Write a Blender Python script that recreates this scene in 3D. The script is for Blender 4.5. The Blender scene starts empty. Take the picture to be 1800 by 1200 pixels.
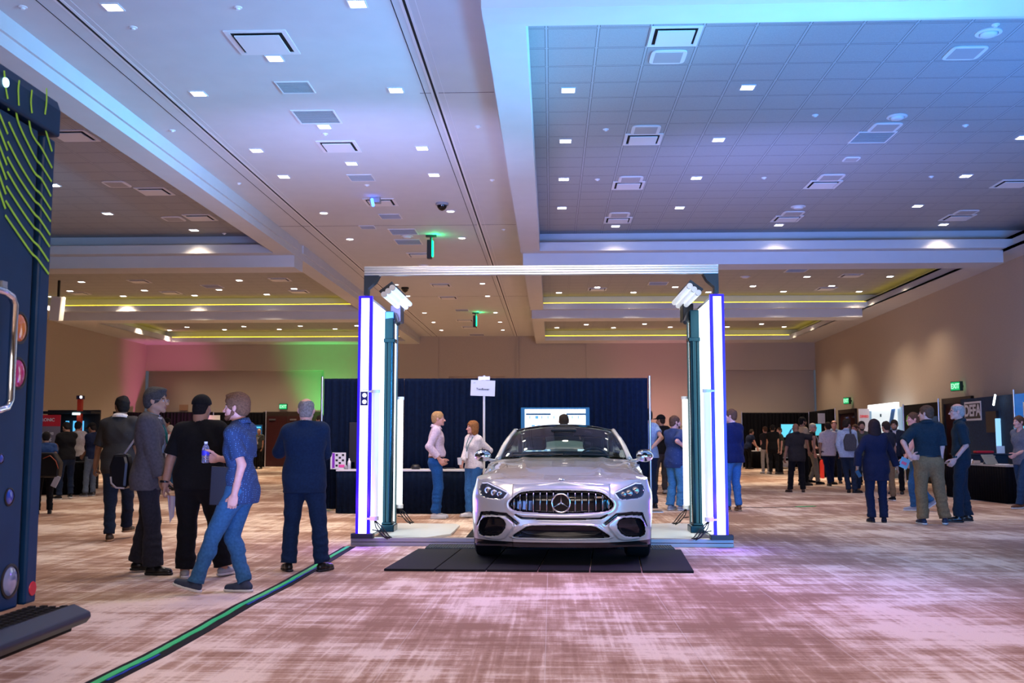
import bpy, bmesh, math, random
import numpy as np
from mathutils import Vector, Matrix, Euler

# ------------------------------------------------------------------ camera
HC, FPX = 1.31, 1780.0
TH = math.atan(169/FPX); PS = math.atan(69/FPX*math.cos(TH))
scene = bpy.context.scene
cam_d = bpy.data.cameras.new('camera'); cam = bpy.data.objects.new('camera', cam_d)
scene.collection.objects.link(cam); scene.camera = cam
cam.location = (0, 0, HC); cam.rotation_euler = (math.pi/2+TH, 0, PS)
cam_d.sensor_width = 36; cam_d.lens = FPX/1800*36; cam_d.clip_start = .05; cam_d.clip_end = 200
cam_d.dof.use_dof = True; cam_d.dof.focus_distance = 11.0; cam_d.dof.aperture_fstop = 4.0
# ------------------------------------------------------------------ world, exposure
w = bpy.data.worlds.new('world'); scene.world = w; w.use_nodes = True
w.node_tree.nodes['Background'].inputs[0].default_value = (.35, .38, .5, 1)
w.node_tree.nodes['Background'].inputs[1].default_value = .15
vs = scene.view_settings
vs.view_transform = 'Standard'; vs.look = 'None'; vs.gamma = 1; vs.use_curve_mapping = False; vs.exposure = 0.25
scene.cycles.use_denoising = True
scene.cycles.max_bounces = 6; scene.cycles.diffuse_bounces = 3; scene.cycles.sample_clamp_indirect = 3
scene.cycles.use_light_tree = True

R = math.radians
def lamp(name, kind, loc, energy, col=(1, 1, 1), size=1, sizey=None, aim=None, spread=None, angle=None, blend=.6, parent=None):
    d = bpy.data.lights.new(name, kind); d.energy = energy; d.color = col
    if kind == 'AREA':
        d.size = size
        if sizey: d.shape = 'RECTANGLE'; d.size_y = sizey
        if spread: d.spread = R(spread)
    else: d.shadow_soft_size = size
    if kind == 'SPOT': d.spot_size = R(angle or 90); d.spot_blend = blend
    o = bpy.data.objects.new(name, d); scene.collection.objects.link(o); o.location = loc
    if aim is not None:
        o.rotation_euler = (Vector(aim)-Vector(loc)).to_track_quat('-Z', 'Y').to_euler()
    if parent: o.parent = parent
    return o
# coloured uplights of the event, standing around the hall and washing the ceiling
BLUE, LAV, MAG, YEL, GRN = (.18, .5, 1), (.6, .55, 1), (1, .16, .55), (1, .8, .02), (0, 1, .2)
lamp('uplight_blue', 'AREA', (3.2, 6.2, 1.0), 300, (.04, .40, 1), 1.5, aim=(2.9, 12.5, 6), spread=120)
lamp('uplight_blue', 'AREA', (7.0, 9.5, 1.0), 260, (.02, .25, 1), 1.5, aim=(7.5, 15, 6), spread=130)
lamp('uplight_blue', 'AREA', (9.6, 6.5, 2.0), 170, (.12, .5, 1), .8, aim=(-6.0, 14, 5.75), spread=36)
lamp('uplight_blue', 'AREA', (-1.8, 6.5, .6), 95, (.2, .35, 1), 1.2, aim=(-2.2, 11, 6), spread=130)
lamp('uplight_lavender', 'AREA', (-2.6, 13.2, 3.0), 125, (.42, .42, 1), 1.5, aim=(-3.0, 22, 6), spread=130)
lamp('uplight_lavender', 'AREA', (3.0, 14.5, 2.6), 140, (.25, .32, 1), 1.5, aim=(4.5, 23, 5.6), spread=120)
lamp('uplight_magenta', 'SPOT', (-14.8, 43.0, .3), 650, MAG, .3, aim=(-18.2, 46, 4.6), angle=70, blend=1)
lamp('uplight_magenta', 'SPOT', (4.6, 43.5, .3), 230, (1, .25, .5), .3, aim=(5.0, 46, 4.6), angle=75, blend=1)
lamp('uplight_green', 'SPOT', (-10.4, 44.2, .3), 1000, GRN, .3, aim=(-10.2, 46.3, 4.6), angle=60, blend=1)
# magenta wash on the carpet in front of the gate
lamp('wash_magenta', 'SPOT', (1.3, 9.5, 5.5), 2500, (.58, .33, 1), .3, aim=(.9, 7.2, 0), angle=100, blend=1)
lamp('wash_white', 'AREA', (0, -2.5, 5.2), 420, (1, .84, .76), 5, aim=(0, 8, 0), spread=150)

# ------------------------------------------------------------------ pixel -> point
_c, _s, _cp, _sp = math.cos(TH), math.sin(TH), math.cos(PS), math.sin(PS)
_fw = Vector((-_sp*_c, _cp*_c, _s)); _rt = Vector((_cp, _sp, 0)); _up = Vector((_sp*_s, -_cp*_s, _c))
def ray(px, py): return _fw+_rt*((px-900)/FPX)+_up*((600-py)/FPX)
def at_z(px, py, z):
    r = ray(px, py); t = (z-HC)/r.z; return Vector((r.x*t, r.y*t, z))
def at_y(px, py, y):
    r = ray(px, py); t = y/r.y; return Vector((r.x*t, y, HC+r.z*t))
def at_x(px, py, x):
    r = ray(px, py); t = x/r.x; return Vector((x, r.y*t, HC+r.z*t))

# ------------------------------------------------------------------ materials
def new_mat(name):
    m = bpy.data.materials.new(name); m.use_nodes = True
    return m, m.node_tree, m.node_tree.nodes['Principled BSDF']
def lin(c): return tuple((v/12.92 if v <= .04045 else ((v+.055)/1.055)**2.4) for v in c)
MATS = {}
def mat(name, col=None, rough=.6, metal=0, noise=0, nscale=30, bump=0, bscale=200, coat=0, emit=None, strength=0, trans=0, sheen=0, alpha=1, spec=.5, ior=1.45):
    """col is linear rgb"""
    if name in MATS: return MATS[name]
    m, nt, b = new_mat(name); MATS[name] = m
    N, L = nt.nodes, nt.links
    b.inputs['Base Color'].default_value = (*col, 1)
    b.inputs['Roughness'].default_value = rough; b.inputs['Metallic'].default_value = metal
    b.inputs['Coat Weight'].default_value = coat; b.inputs['Coat Roughness'].default_value = .03
    b.inputs['Transmission Weight'].default_value = trans; b.inputs['Sheen Weight'].default_value = sheen
    b.inputs['Alpha'].default_value = alpha; b.inputs['Specular IOR Level'].default_value = spec
    b.inputs['IOR'].default_value = ior
    if emit: b.inputs['Emission Color'].default_value = (*emit, 1); b.inputs['Emission Strength'].default_value = strength
    if noise or bump:
        tc = N.new('ShaderNodeTexCoord')
    if noise:
        t = N.new('ShaderNodeTexNoise'); t.inputs['Scale'].default_value = nscale; t.inputs['Detail'].default_value = 4
        L.new(tc.outputs['Object'], t.inputs['Vector'])
        r = N.new('ShaderNodeValToRGB'); r.color_ramp.elements[0].position = .3; r.color_ramp.elements[1].position = .7
        r.color_ramp.elements[0].color = (*[max(0, v*(1-noise)) for v in col], 1)
        r.color_ramp.elements[1].color = (*[min(1, v*(1+noise)) for v in col], 1)
        L.new(t.outputs['Fac'], r.inputs[0]); L.new(r.outputs[0], b.inputs['Base Color'])
    if bump:
        t2 = N.new('ShaderNodeTexNoise'); t2.inputs['Scale'].default_value = bscale
        L.new(tc.outputs['Object'], t2.inputs['Vector'])
        bp = N.new('ShaderNodeBump'); bp.inputs['Strength'].default_value = bump; bp.inputs['Distance'].default_value = .01
        L.new(t2.outputs['Fac'], bp.inputs['Height']); L.new(bp.outputs[0], b.inputs['Normal'])
    return m
def emit_mat(name, col, strength):
    return mat(name, tuple(.25*v for v in col), .4, emit=col, strength=strength)

M_white = mat('ceiling_paint', (.60, .595, .59), .8, noise=.02, nscale=3)
M_wallp = mat('wall_vinyl', (.46, .38, .30), .75, noise=.07, nscale=60, bump=.15, bscale=120)
M_black = mat('black_plastic', (.012, .012, .014), .4)
M_rubber = mat('black_rubber', (.009, .009, .011), .8, spec=.25, noise=.4, nscale=80, bump=.3, bscale=300)
M_alu = mat('aluminium', (.62, .63, .65), .3, 1, noise=.03)
M_steel = mat('steel', (.5, .5, .52), .35, 1)
M_whitep = mat('white_plastic', (.8, .8, .8), .4)
M_grey = mat('grey_plastic', (.3, .3, .32), .5)
M_vent = mat('vent_grey', (.42, .40, .40), .6)
M_ventw = mat('vent_white', (.75, .73, .73), .5)
M_dark = mat('dark_gap', (.01, .01, .01), .9)

def tile_mat():
    m, nt, b = new_mat('ceiling_tile'); N, L = nt.nodes, nt.links
    g = N.new('ShaderNodeNewGeometry'); sx = N.new('ShaderNodeSeparateXYZ'); L.new(g.outputs['Position'], sx.inputs[0])
    def math_(op, a, b_=None):
        n = N.new('ShaderNodeMath'); n.operation = op
        for i, v in enumerate((a, b_)):
            if v is None: continue
            if isinstance(v, (int, float)): n.inputs[i].default_value = v
            else: L.new(v, n.inputs[i])
        return n.outputs[0]
    def line(out, off, wd):
        f = math_('FRACT', math_('DIVIDE', math_('ADD', out, off), .61))
        d = math_('MINIMUM', f, math_('SUBTRACT', 1.0, f))
        return math_('LESS_THAN', d, wd)
    bar = math_('MAXIMUM', line(sx.outputs[0], 61.0+.04, .022), line(sx.outputs[1], 61-.445, .018))
    edge = math_('MAXIMUM', line(sx.outputs[0], 61.0+.04, .032), line(sx.outputs[1], 61-.445, .032))
    nz = N.new('ShaderNodeTexNoise'); nz.inputs['Scale'].default_value = 90; nz.inputs['Detail'].default_value = 5
    L.new(g.outputs['Position'], nz.inputs['Vector'])
    r = N.new('ShaderNodeValToRGB'); L.new(nz.outputs['Fac'], r.inputs[0])
    r.color_ramp.elements[0].color = (.28, .275, .27, 1); r.color_ramp.elements[1].color = (.44, .435, .43, 1)
    mx = N.new('ShaderNodeMix'); mx.data_type = 'RGBA'; L.new(edge, mx.inputs[0]); L.new(r.outputs[0], mx.inputs[6]); mx.inputs[7].default_value = (.07, .07, .07, 1)
    m2 = N.new('ShaderNodeMix'); m2.data_type = 'RGBA'; L.new(bar, m2.inputs[0]); L.new(mx.outputs[2], m2.inputs[6]); m2.inputs[7].default_value = (.42, .42, .42, 1)
    L.new(m2.outputs[2], b.inputs['Base Color']); b.inputs['Roughness'].default_value = .85
    return m
M_tile = tile_mat()

def carpet_mat():
    m, nt, b = new_mat('carpet'); N, L = nt.nodes, nt.links
    g = N.new('ShaderNodeNewGeometry')
    def nz(scale, sc, detail=4, rough=.6, dist=0):
        mp = N.new('ShaderNodeMapping'); mp.inputs['Scale'].default_value = sc; L.new(g.outputs['Position'], mp.inputs['Vector'])
        t = N.new('ShaderNodeTexNoise'); t.inputs['Scale'].default_value = scale; t.inputs['Detail'].default_value = detail
        t.inputs['Roughness'].default_value = rough; t.inputs['Distortion'].default_value = dist
        L.new(mp.outputs[0], t.inputs['Vector']); return t.outputs['Fac']
    def mth(op, a, c=None, clamp=False):
        n = N.new('ShaderNodeMath'); n.operation = op; n.use_clamp = clamp
        for i, v in enumerate((a, c)):
            if v is None: continue
            if isinstance(v, (int, float)): n.inputs[i].default_value = v
            else: L.new(v, n.inputs[i])
        return n.outputs[0]
    big = nz(.55, (1, .8, 1), 4, .65)
    sx = nz(1.0, (.8, 5, 1), 6, .72)      # streaks along x
    sy = nz(1.0, (6, .6, 1), 6, .72)       # streaks along y
    thin = nz(1.0, (30, .6, 1), 2, .5)
    thinx = nz(1.0, (.8, 34, 1), 2, .5)
    v = mth('ADD', mth('MULTIPLY', big, 1.6), mth('ADD', mth('MULTIPLY', sx, .9), mth('MULTIPLY', sy, .7)))
    v = mth('ADD', v, mth('MULTIPLY', mth('MAXIMUM', thin, thinx), .55))
    v = mth('MULTIPLY', mth('SUBTRACT', v, 1.73), 2.9, True)
    r = N.new('ShaderNodeValToRGB'); L.new(v, r.inputs[0])
    cr = r.color_ramp; cr.elements[0].color = (.30, .165, .105, 1); cr.elements[1].color = (.80, .66, .55, 1)
    e = cr.elements.new(.45); e.color = (.46, .295, .21, 1)
    fine = nz(160, (1, 1, 1), 2)
    # tile seams every 0.9 m
    s = N.new('ShaderNodeSeparateXYZ'); L.new(g.outputs['Position'], s.inputs[0])
    f = mth('FRACT', mth('DIVIDE', mth('ADD', s.outputs[0], 90.2), .92)); seam = mth('LESS_THAN', mth('MINIMUM', f, mth('SUBTRACT', 1.0, f)), .004)
    mx = N.new('ShaderNodeMix'); mx.data_type = 'RGBA'; L.new(mth('MULTIPLY', seam, .35), mx.inputs[0]); L.new(r.outputs[0], mx.inputs[6]); mx.inputs[7].default_value = (.75, .68, .62, 1)
    hs = N.new('ShaderNodeMix'); hs.data_type = 'RGBA'; hs.blend_type = 'MULTIPLY'; hs.inputs[0].default_value = .5
    rr = N.new('ShaderNodeValToRGB'); L.new(fine, rr.inputs[0]); rr.color_ramp.elements[0].color = (.6, .6, .6, 1); rr.color_ramp.elements[0].position = .3; rr.color_ramp.elements[1].position = .7
    L.new(mx.outputs[2], hs.inputs[6]); L.new(rr.outputs[0], hs.inputs[7])
    L.new(hs.outputs[2], b.inputs['Base Color']); b.inputs['Roughness'].default_value = .95
    b.inputs['Specular IOR Level'].default_value = .15; b.inputs['Sheen Weight'].default_value = .1
    bp = N.new('ShaderNodeBump'); bp.inputs['Strength'].default_value = .3; bp.inputs['Distance'].default_value = .005
    L.new(fine, bp.inputs['Height']); L.new(bp.outputs[0], b.inputs['Normal'])
    return m
M_carpet = carpet_mat()

# ------------------------------------------------------------------ mesh helpers
def link(o): scene.collection.objects.link(o); return o
def tag(o, label=None, cat=None, group=None, kind=None):
    if label: o['label'] = label
    if cat: o['category'] = cat
    if group: o['group'] = group
    if kind: o['kind'] = kind
    return o
def thing(name, label, cat, loc=(0, 0, 0), rz=0, group=None):
    o = bpy.data.objects.new(name, None); link(o); o.location = loc; o.rotation_euler = (0, 0, rz); o.empty_display_size = .1
    return tag(o, label, cat, group)
class MB:
    def __init__(s): s.v = []; s.f = []; s.mi = []
    def add(s, vs, fs, mi=0):
        b = len(s.v); s.v += [tuple(v) for v in vs]; s.f += [tuple(i+b for i in f) for f in fs]; s.mi += [mi]*len(fs); return s
    def box(s, x0, y0, z0, x1, y1, z1, mi=0):
        return s.add([(x0,y0,z0),(x1,y0,z0),(x1,y1,z0),(x0,y1,z0),(x0,y0,z1),(x1,y0,z1),(x1,y1,z1),(x0,y1,z1)],
                     [(0,3,2,1),(4,5,6,7),(0,1,5,4),(1,2,6,5),(2,3,7,6),(3,0,4,7)], mi)
    def cbox(s, cx, cy, cz, sx, sy, sz, mi=0): return s.box(cx-sx/2, cy-sy/2, cz-sz/2, cx+sx/2, cy+sy/2, cz+sz/2, mi)
    def quad(s, a, b, c, d, mi=0): return s.add([a, b, c, d], [(0, 1, 2, 3)], mi)
    def tube(s, pts, r, n=10, mi=0, closed=False, sq=None):
        pts = [Vector(p) for p in pts]; rs = r if isinstance(r, (list, tuple)) else [r]*len(pts)
        m = len(pts); rings = []; prev = None
        for i, p in enumerate(pts):
            if closed: d = pts[(i+1) % m]-pts[i-1]
            else: d = pts[min(i+1, m-1)]-pts[max(i-1, 0)]
            d = d.normalized() if d.length > 1e-9 else Vector((0, 0, 1))
            if prev is None:
                u = d.cross(Vector((0, 0, 1)));
                if u.length < .1: u = d.cross(Vector((0, 1, 0)))
            else: u = prev-d*prev.dot(d)
            u.normalize(); prev = u; vv = d.cross(u)
            rings.append([p+(u*math.cos(2*math.pi*k/n)+vv*math.sin(2*math.pi*k/n))*rs[i] for k in range(n)])
        vs_ = [q for rg in rings for q in rg]; fs = []
        for i in range(m if closed else m-1):
            a, b = i*n, ((i+1) % m)*n
            for k in range(n): fs.append((a+k, a+(k+1) % n, b+(k+1) % n, b+k))
        if not closed:
            fs.append(tuple(range(n-1, -1, -1))); fs.append(tuple((m-1)*n+k for k in range(n)))
        return s.add(vs_, fs, mi)
    def cyl(s, a, b, r, n=20, mi=0, r2=None): return s.tube([a, b], [r, r if r2 is None else r2], n, mi)
    def lathe(s, prof, c=(0, 0, 0), axis='z', n=28, mi=0):
        vs_ = []; fs = []; m = len(prof)
        for r_, h in prof:
            for k in range(n):
                a = 2*math.pi*k/n; x, y = r_*math.cos(a), r_*math.sin(a)
                q = {'z': (x, y, h), 'y': (x, h, y), 'x': (h, x, y)}[axis]
                vs_.append((q[0]+c[0], q[1]+c[1], q[2]+c[2]))
        for i in range(m-1):
            for k in range(n): fs.append((i*n+k, i*n+(k+1) % n, (i+1)*n+(k+1) % n, (i+1)*n+k))
        return s.add(vs_, fs, mi)
    def prism(s, poly, f, a, b, mi=0):
        """poly: 2D points, f(u,v,w)->3D, extruded from w=a to w=b"""
        n = len(poly); vs_ = [f(u, v, a) for u, v in poly]+[f(u, v, b) for u, v in poly]
        fs = [tuple(range(n)), tuple(range(2*n-1, n-1, -1))]+[(i, (i+1) % n, n+(i+1) % n, n+i) for i in range(n)]
        return s.add(vs_, fs, mi)
    def grid(s, P, mi=0):
        """P: rows of points"""
        h, w_ = len(P), len(P[0]); vs_ = [q for r_ in P for q in r_]
        return s.add(vs_, [(i*w_+j, i*w_+j+1, (i+1)*w_+j+1, (i+1)*w_+j) for i in range(h-1) for j in range(w_-1)], mi)
    def build(s, name, mats, parent=None, smooth=False, bevel=0, solid=0, subd=0, auto=None, fix=True):
        me = bpy.data.meshes.new(name); me.from_pydata(s.v, [], s.f)
        for m_ in (mats if isinstance(mats, (list, tuple)) else [mats]): me.materials.append(m_)
        for p, i in zip(me.polygons, s.mi): p.material_index = i
        if fix:
            bm = bmesh.new(); bm.from_mesh(me); bmesh.ops.recalc_face_normals(bm, faces=bm.faces); bm.to_mesh(me); bm.free()
        if smooth or auto: me.shade_smooth()
        if auto: me.set_sharp_from_angle(angle=R(auto))
        o = bpy.data.objects.new(name, me); link(o)
        if parent: o.parent = parent
        if solid: m_ = o.modifiers.new('solid', 'SOLIDIFY'); m_.thickness = solid; m_.offset = 0
        if bevel: m_ = o.modifiers.new('bevel', 'BEVEL'); m_.width = bevel; m_.segments = 2; m_.limit_method = 'ANGLE'
        if subd: m_ = o.modifiers.new('sub', 'SUBSURF'); m_.levels = subd; m_.render_levels = subd
        return o
def struct(name, mb, m, **k): return tag(mb.build(name, m, **k), kind='structure')
FONT = None
def text_obj(name, txt, size, m, parent, loc, rot, align='CENTER', extrude=.002, bold=0, sx=1, shear=0):
    cu = bpy.data.curves.new(name, 'FONT'); cu.body = txt; cu.size = size; cu.align_x = align; cu.align_y = 'CENTER'
    cu.extrude = extrude; cu.offset = bold; cu.shear = shear; cu.materials.append(m)
    o = bpy.data.objects.new(name, cu); link(o); me = bpy.data.meshes.new_from_object(o); bpy.data.objects.remove(o)
    me.name = name; o = bpy.data.objects.new(name, me); link(o); o.parent = parent; o.location = loc; o.rotation_euler = rot; o.scale = (sx, 1, 1)
    return o

# ------------------------------------------------------------------ room
ZT, ZC, ZB, ZD = 6.06, 5.93, 5.58, 5.30
YB = 46.0
def xr(y): return 10.95+(y-20)*.0365           # right wall runs slightly outward
def xl(y): return -17.75-(y-20)*.0365
Y0 = -7
struct('floor', MB().quad((xl(Y0)-1, Y0, 0), (xr(Y0)+1, Y0, 0), (xr(YB)+1, YB+.5, 0), (xl(YB)-1, YB+.5, 0)), M_carpet)
mb = MB()
def wall(x0, y0, x1, y1, nx, ny, z0=0, z1=6.3, t=.2):
    m_ = MB(); a = Vector((x0, y0, z0)); b = Vector((x1, y1, z0)); n = Vector((nx, ny, 0))*t; h = Vector((0, 0, z1-z0))
    return m_.add([a, b, b+n, a+n, a+h, b+h, b+n+h, a+n+h], [(0,1,2,3),(4,7,6,5),(0,4,5,1),(1,5,6,2),(2,6,7,3),(3,7,4,0)])
struct('wall_right', wall(xr(Y0), Y0, xr(YB), YB, 1, 0), M_wallp)
struct('wall_left', wall(xl(Y0), Y0, xl(YB), YB, -1, 0), M_wallp)
struct('wall_front', wall(xl(Y0), Y0, xr(Y0), Y0, 0, -1), M_wallp)
# back wall: airwall storage recesses are set back below a header
bw = MB()
XL, XR_ = xl(YB), xr(YB)
bw.box(XL, YB+.35, 0, XR_, YB+.6, 6.3)
bw.box(XL, YB, 4.38, -10.42, YB+.35, 6.3)       # header over left recess
bw.box(-10.42, YB, 0, -5.25, YB+.35, 6.3)
bw.box(-5.25, YB+.06, 4.1, 1.6, YB+.35, 6.3); bw.box(-5.25, YB+.06, 0, -4.66, YB+.35, 4.1); bw.box(-2.1, YB+.06, 0, 7.0, YB+.35, 4.1)
bw.box(1.6, YB, 0, 7.0, YB+.35, 6.3); bw.box(7.0, YB, 4.35, XR_, YB+.35, 6.3)
struct('wall_back', bw, M_wallp)
cv = MB()
for x in (-5.2, -1.53): cv.box(x-.05, YB-.02, 0, x+.05, YB+.06, ZC)
struct('trim_1', cv, M_wallp)

# corridor ceiling, tracks
struct('ceiling', MB().box(-6.0, Y0, ZC, -.66, YB+.3, ZC+.1), M_white)
# shell above everything
struct('ceiling_shell', MB().box(XL-.5, Y0, 6.4, XR_+.5, YB+.6, 6.5), M_white)
tr = MB()
for x in (-5.21, -1.55):
    tr.box(x-.05, Y0, ZC-.004, x-.015, YB, ZC+.001, 0); tr.box(x-.015, Y0, ZC-.006, x+.015, YB, ZC+.001, 1); tr.box(x+.015, Y0, ZC-.004, x+.05, YB, ZC+.001, 0)
    tr.box(x-.24 if x < -3 else x-.14, Y0, ZC-.003, x-.23 if x < -3 else x-.13, YB, ZC+.001, 1); tr.box(x+.12, Y0, ZC-.003, x+.128, YB, ZC+.001, 0)
struct('trim_2', tr, [M_ventw, M_dark])
jn = MB()
for y in (21.7, 32.9): jn.box(-6.0, y-.012, ZC-.003, -.66, y+.012, ZC)
jn.box(-1.75, 13.2, ZC-.003, -.66, 13.22, ZC)
struct('trim_3', jn, mat('joint', (.25, .22, .24), .8))

M_yel = emit_mat('cove_led_yellow', (1, .74, .03), 3.2)
def bay(side):
    """one wing of coffered ceiling; x measured so that sx(a) mirrors for the left wing"""
    if side > 0: A, B, W = -.68, None, xr
    ys = [(-6.0, 9.0), (10.2, 22.98), (24.35, 33.6), (35.0, 44.55)]
    drops = [(9.1, 9.48), (23.3, 24.1), (33.85, 34.75)]
    x_in = (-.68 if side > 0 else -6.0); x_cof = (-.25 if side > 0 else -6.43)
    x_out = (10.45 if side > 0 else -17.0)
    nm = 'beam'
    bm_ = MB()
    # fascia beam beside the corridor (bottom + faces)
    lo, hi = sorted((x_in, x_cof)); bm_.box(lo, Y0, ZB, hi, YB, ZC+.12)
    # beam along the outer wall
    for y0, y1 in [(Y0, YB)]:
        a0, a1 = x_out, (xr(y0)+.1 if side > 0 else xl(y0)-.1); b1 = (xr(y1)+.1 if side > 0 else xl(y1)-.1)
        xs = [a0, a1, b1, a0]; yy = [y0, y0, y1, y1]
        bm_.add([(xs[i], yy[i], ZB) for i in range(4)]+[(xs[i], yy[i], ZB+.22) for i in range(4)], [(0,1,2,3),(4,7,6,5),(0,4,5,1),(1,5,6,2),(2,6,7,3),(3,7,4,0)])
    # cross beams between the coffers with a dropped centre
    l, h = sorted((x_cof, x_out))
    for i in range(3):
        y0, y1 = ys[i][1], ys[i+1][0]
        bm_.box(l, y0, ZB, h, y1, ZB+.2)
    bm_.box(l, ys[3][1], ZB, h, YB, ZB+.2)
    struct('trim_%d' % (4 if side > 0 else 5), bm_, M_white)
    dr = MB(); dl, dh = (-.64, 10.35) if side > 0 else (-17.1, -5.6-.42)
    for y0, y1 in drops: dr.box(dl, y0, ZD, dh, y1, ZB+.02)
    struct('trim_%d' % (6 if side > 0 else 7), dr, M_white)
    # recessed tile ceilings, upstands, lips
    tl, ups, led = MB(), MB(), MB()
    l, h = sorted((x_cof, xr(20)+1.2 if side > 0 else xl(20)-1.2))
    lo_, ho_ = sorted((x_cof, x_out))
    for i, (y0, y1) in enumerate(ys):
        g = .42
        tl.box(lo_-g, y0-g, ZT, ho_+g, y1+g, ZT+.04)
        for (a, b, c_, d) in ((lo_-g-.05, y0-g, lo_-g, y1+g), (ho_+g, y0-g, ho_+g+.05, y1+g), (lo_-g, y0-g-.05, ho_+g, y0-g), (lo_-g, y1+g, ho_+g, y1+g+.05)):
            ups.box(a, b, ZB+.15, c_, d, ZT)
        if i >= 2:
            for (a, b, c_, d) in ((ho_+.1, y0, ho_+.14, y1), (lo_, y1+.1, ho_, y1+.14)) if side > 0 else ((lo_-.14, y0, lo_-.1, y1), (lo_, y1+.1, ho_, y1+.14)):
                led.box(a, b, ZB+.2, c_, d, ZB+.23)
    struct('ceiling_%s' % ('right' if side > 0 else 'left'), tl, M_tile)
    struct('trim_%d' % (8 if side > 0 else 9), ups, M_white)
    struct('trim_%d' % (10 if side > 0 else 11), led, M_yel)
bay(1); bay(-1)

# ------------------------------------------------------------------ ceiling fittings
ORD = ['', 'second ', 'third ', 'fourth ', 'fifth ', 'sixth ', 'seventh ', 'eighth ', 'ninth ', 'tenth ', 'eleventh ', 'twelfth ', 'thirteenth ', 'fourteenth ', 'fifteenth ', 'sixteenth ', 'seventeenth ', 'eighteenth ', 'nineteenth ', 'twentieth ']
def ordinal(i, word): return (ORD[i] if i < len(ORD) else 'number %d ' % (i+1))+word
M_lens = emit_mat('downlight_lens', (1, .95, .88), 14)
DL = {}
def dl_proto(z, roundish):
    k = roundish
    if k in DL: return DL[k]
    fr, ln = MB(), MB()
    if not roundish:
        for (a, b, c_, d) in ((-.10, -.10, .10, -.085), (-.10, .085, .10, .10), (-.10, -.085, -.085, .085), (.085, -.085, .10, .085)): fr.box(a, b, -.012, c_, d, .002)
        ln.box(-.085, -.085, -.006, .085, .085, .001)
    else:
        fr.lathe([(.075, .0), (.08, -.012), (.105, -.012), (.11, .002)], n=24)
        ln.lathe([(.0, -.004), (.076, -.004), (.078, .001)], n=24)
    DL[k] = (fr, ln)
    return DL[k]
protos = {}
def downlight(px, py, z, lab, grp, power, roundish=False):
    p = at_z(px, py, z)
    if roundish not in protos:
        t = thing('ceiling_downlight', lab, 'ceiling light', p, 0, grp)
        fr, ln = dl_proto(z, roundish); fr.build('trim_frame', M_ventw, t); ln.build('lens', M_lens, t)
        ld = bpy.data.lights.new('downlight_beam', 'SPOT'); ld.energy = 1; ld.spot_size = R(105); ld.spot_blend = .9; ld.shadow_soft_size = .08; ld.color = (1, .80, .60)
        protos[roundish] = t
    else:
        s0 = protos[roundish]; t = s0.copy(); link(t); t.location = p
        for ch in s0.children:
            if ch.type == 'LIGHT': continue
            c = ch.copy(); link(c); c.parent = t
    tag(t, lab, 'ceiling light', grp)
    if power:
        key = 'beam%d' % power
        ld = bpy.data.lights.get(key)
        if not ld:
            ld = bpy.data.lights.new(key, 'SPOT'); ld.energy = power*2.7; ld.spot_size = R(110); ld.spot_blend = .9; ld.shadow_soft_size = .1; ld.color = (1, .78, .56)
        lo = bpy.data.objects.new('beam', ld); link(lo); lo.parent = t; lo.location = (0, 0, -.03)
    return t
def lights_in(pts, z, where, power, rnd=(), skip=()):
    pts = sorted(pts)
    for i, (px, py) in enumerate(pts):
        r_ = (px, py) in rnd
        downlight(px, py, z, 'lit %s downlight in the %s, %s from the left' % ('round' if r_ else 'square', where, ordinal(i, '').strip() or 'first'), 'downlights in the '+where, power, r_)
PW = 62
lights_in([(198,12),(628,6),(483,102),(349,164),(696,158),(570,222),(451,264),(742,260),(499,310),(618,287),(763,307)], ZC, 'white centre ceiling before the camera dome', 70)
far_c = [(569,374),(792,371),(615,420),(812,418),(669,473),(837,471),(696,500),(848,498),(717,520),(857,520),(746,549.6),(871,549),(762,566),(879,565.6),(776,580),(884,579.6)]
lights_in(far_c, ZC, 'white centre ceiling beyond the camera dome', 90, rnd=far_c)
lights_in([(999,158),(1314,153),(994,247.5),(1263,245),(991,314.5),(1224,312.4),(987.7,365),(1194.6,364.6),(1082,397),(1369,395),(1658.5,394),(1613,361.5),(1697.5,308.7),(1798,241)], ZT, 'blue tiled bay on the right', 70)
lights_in([(95,325),(189,375),(341,404),(40,290)], ZT, 'nearest tiled bay on the left', 90)
lights_in([(143,495),(123,511),(90,521),(216.5,520),(254,510),(342,518.7),(385,508.7),(420.6,492.4),(469,517),(517,507)], ZT, 'middle tiled bay on the left', 120)
lights_in([(251,566),(298,580),(328.5,574.5),(354,565),(394.7,579),(428.5,573.4),(491,578.4),(528,572.7),(560.7,564),(589,577.7),(627,572)], ZT, 'farthest tiled bay on the left', 115)
lights_in([(982.5,514),(1050,504.5),(1113.5,513.5),(1187,504),(1245,513),(1323.5,502.5),(1377,512),(1418.5,486),(1462,502),(1510,512),(1564.5,485.5)], ZT, 'middle tiled bay on the right', 120)
lights_in([(980,561.5),(1030.5,570),(979,575.5),(1087,560.5),(1078.5,575.5),(1133,569),(1178,574.5),(1301.5,559.5),(1338.5,569),(1278.5,574),(1378.5,574),(1409,559.5)], ZT, 'farthest tiled bay on the right', 115)
# downlights behind the camera that the photo shows only by their light on the carpet
for k, (x, y) in enumerate([(-5, 5), (0, 5.5), (4.5, 5.5), (8, 6), (-10, 6), (-1, 1.5), (3.5, 1.5), (8, 1)]):
    lamp('room_light', 'SPOT', (x, y, 5.5), 190, (1, .78, .58), .1, aim=(x, y, 0), angle=115, blend=.9)

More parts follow.
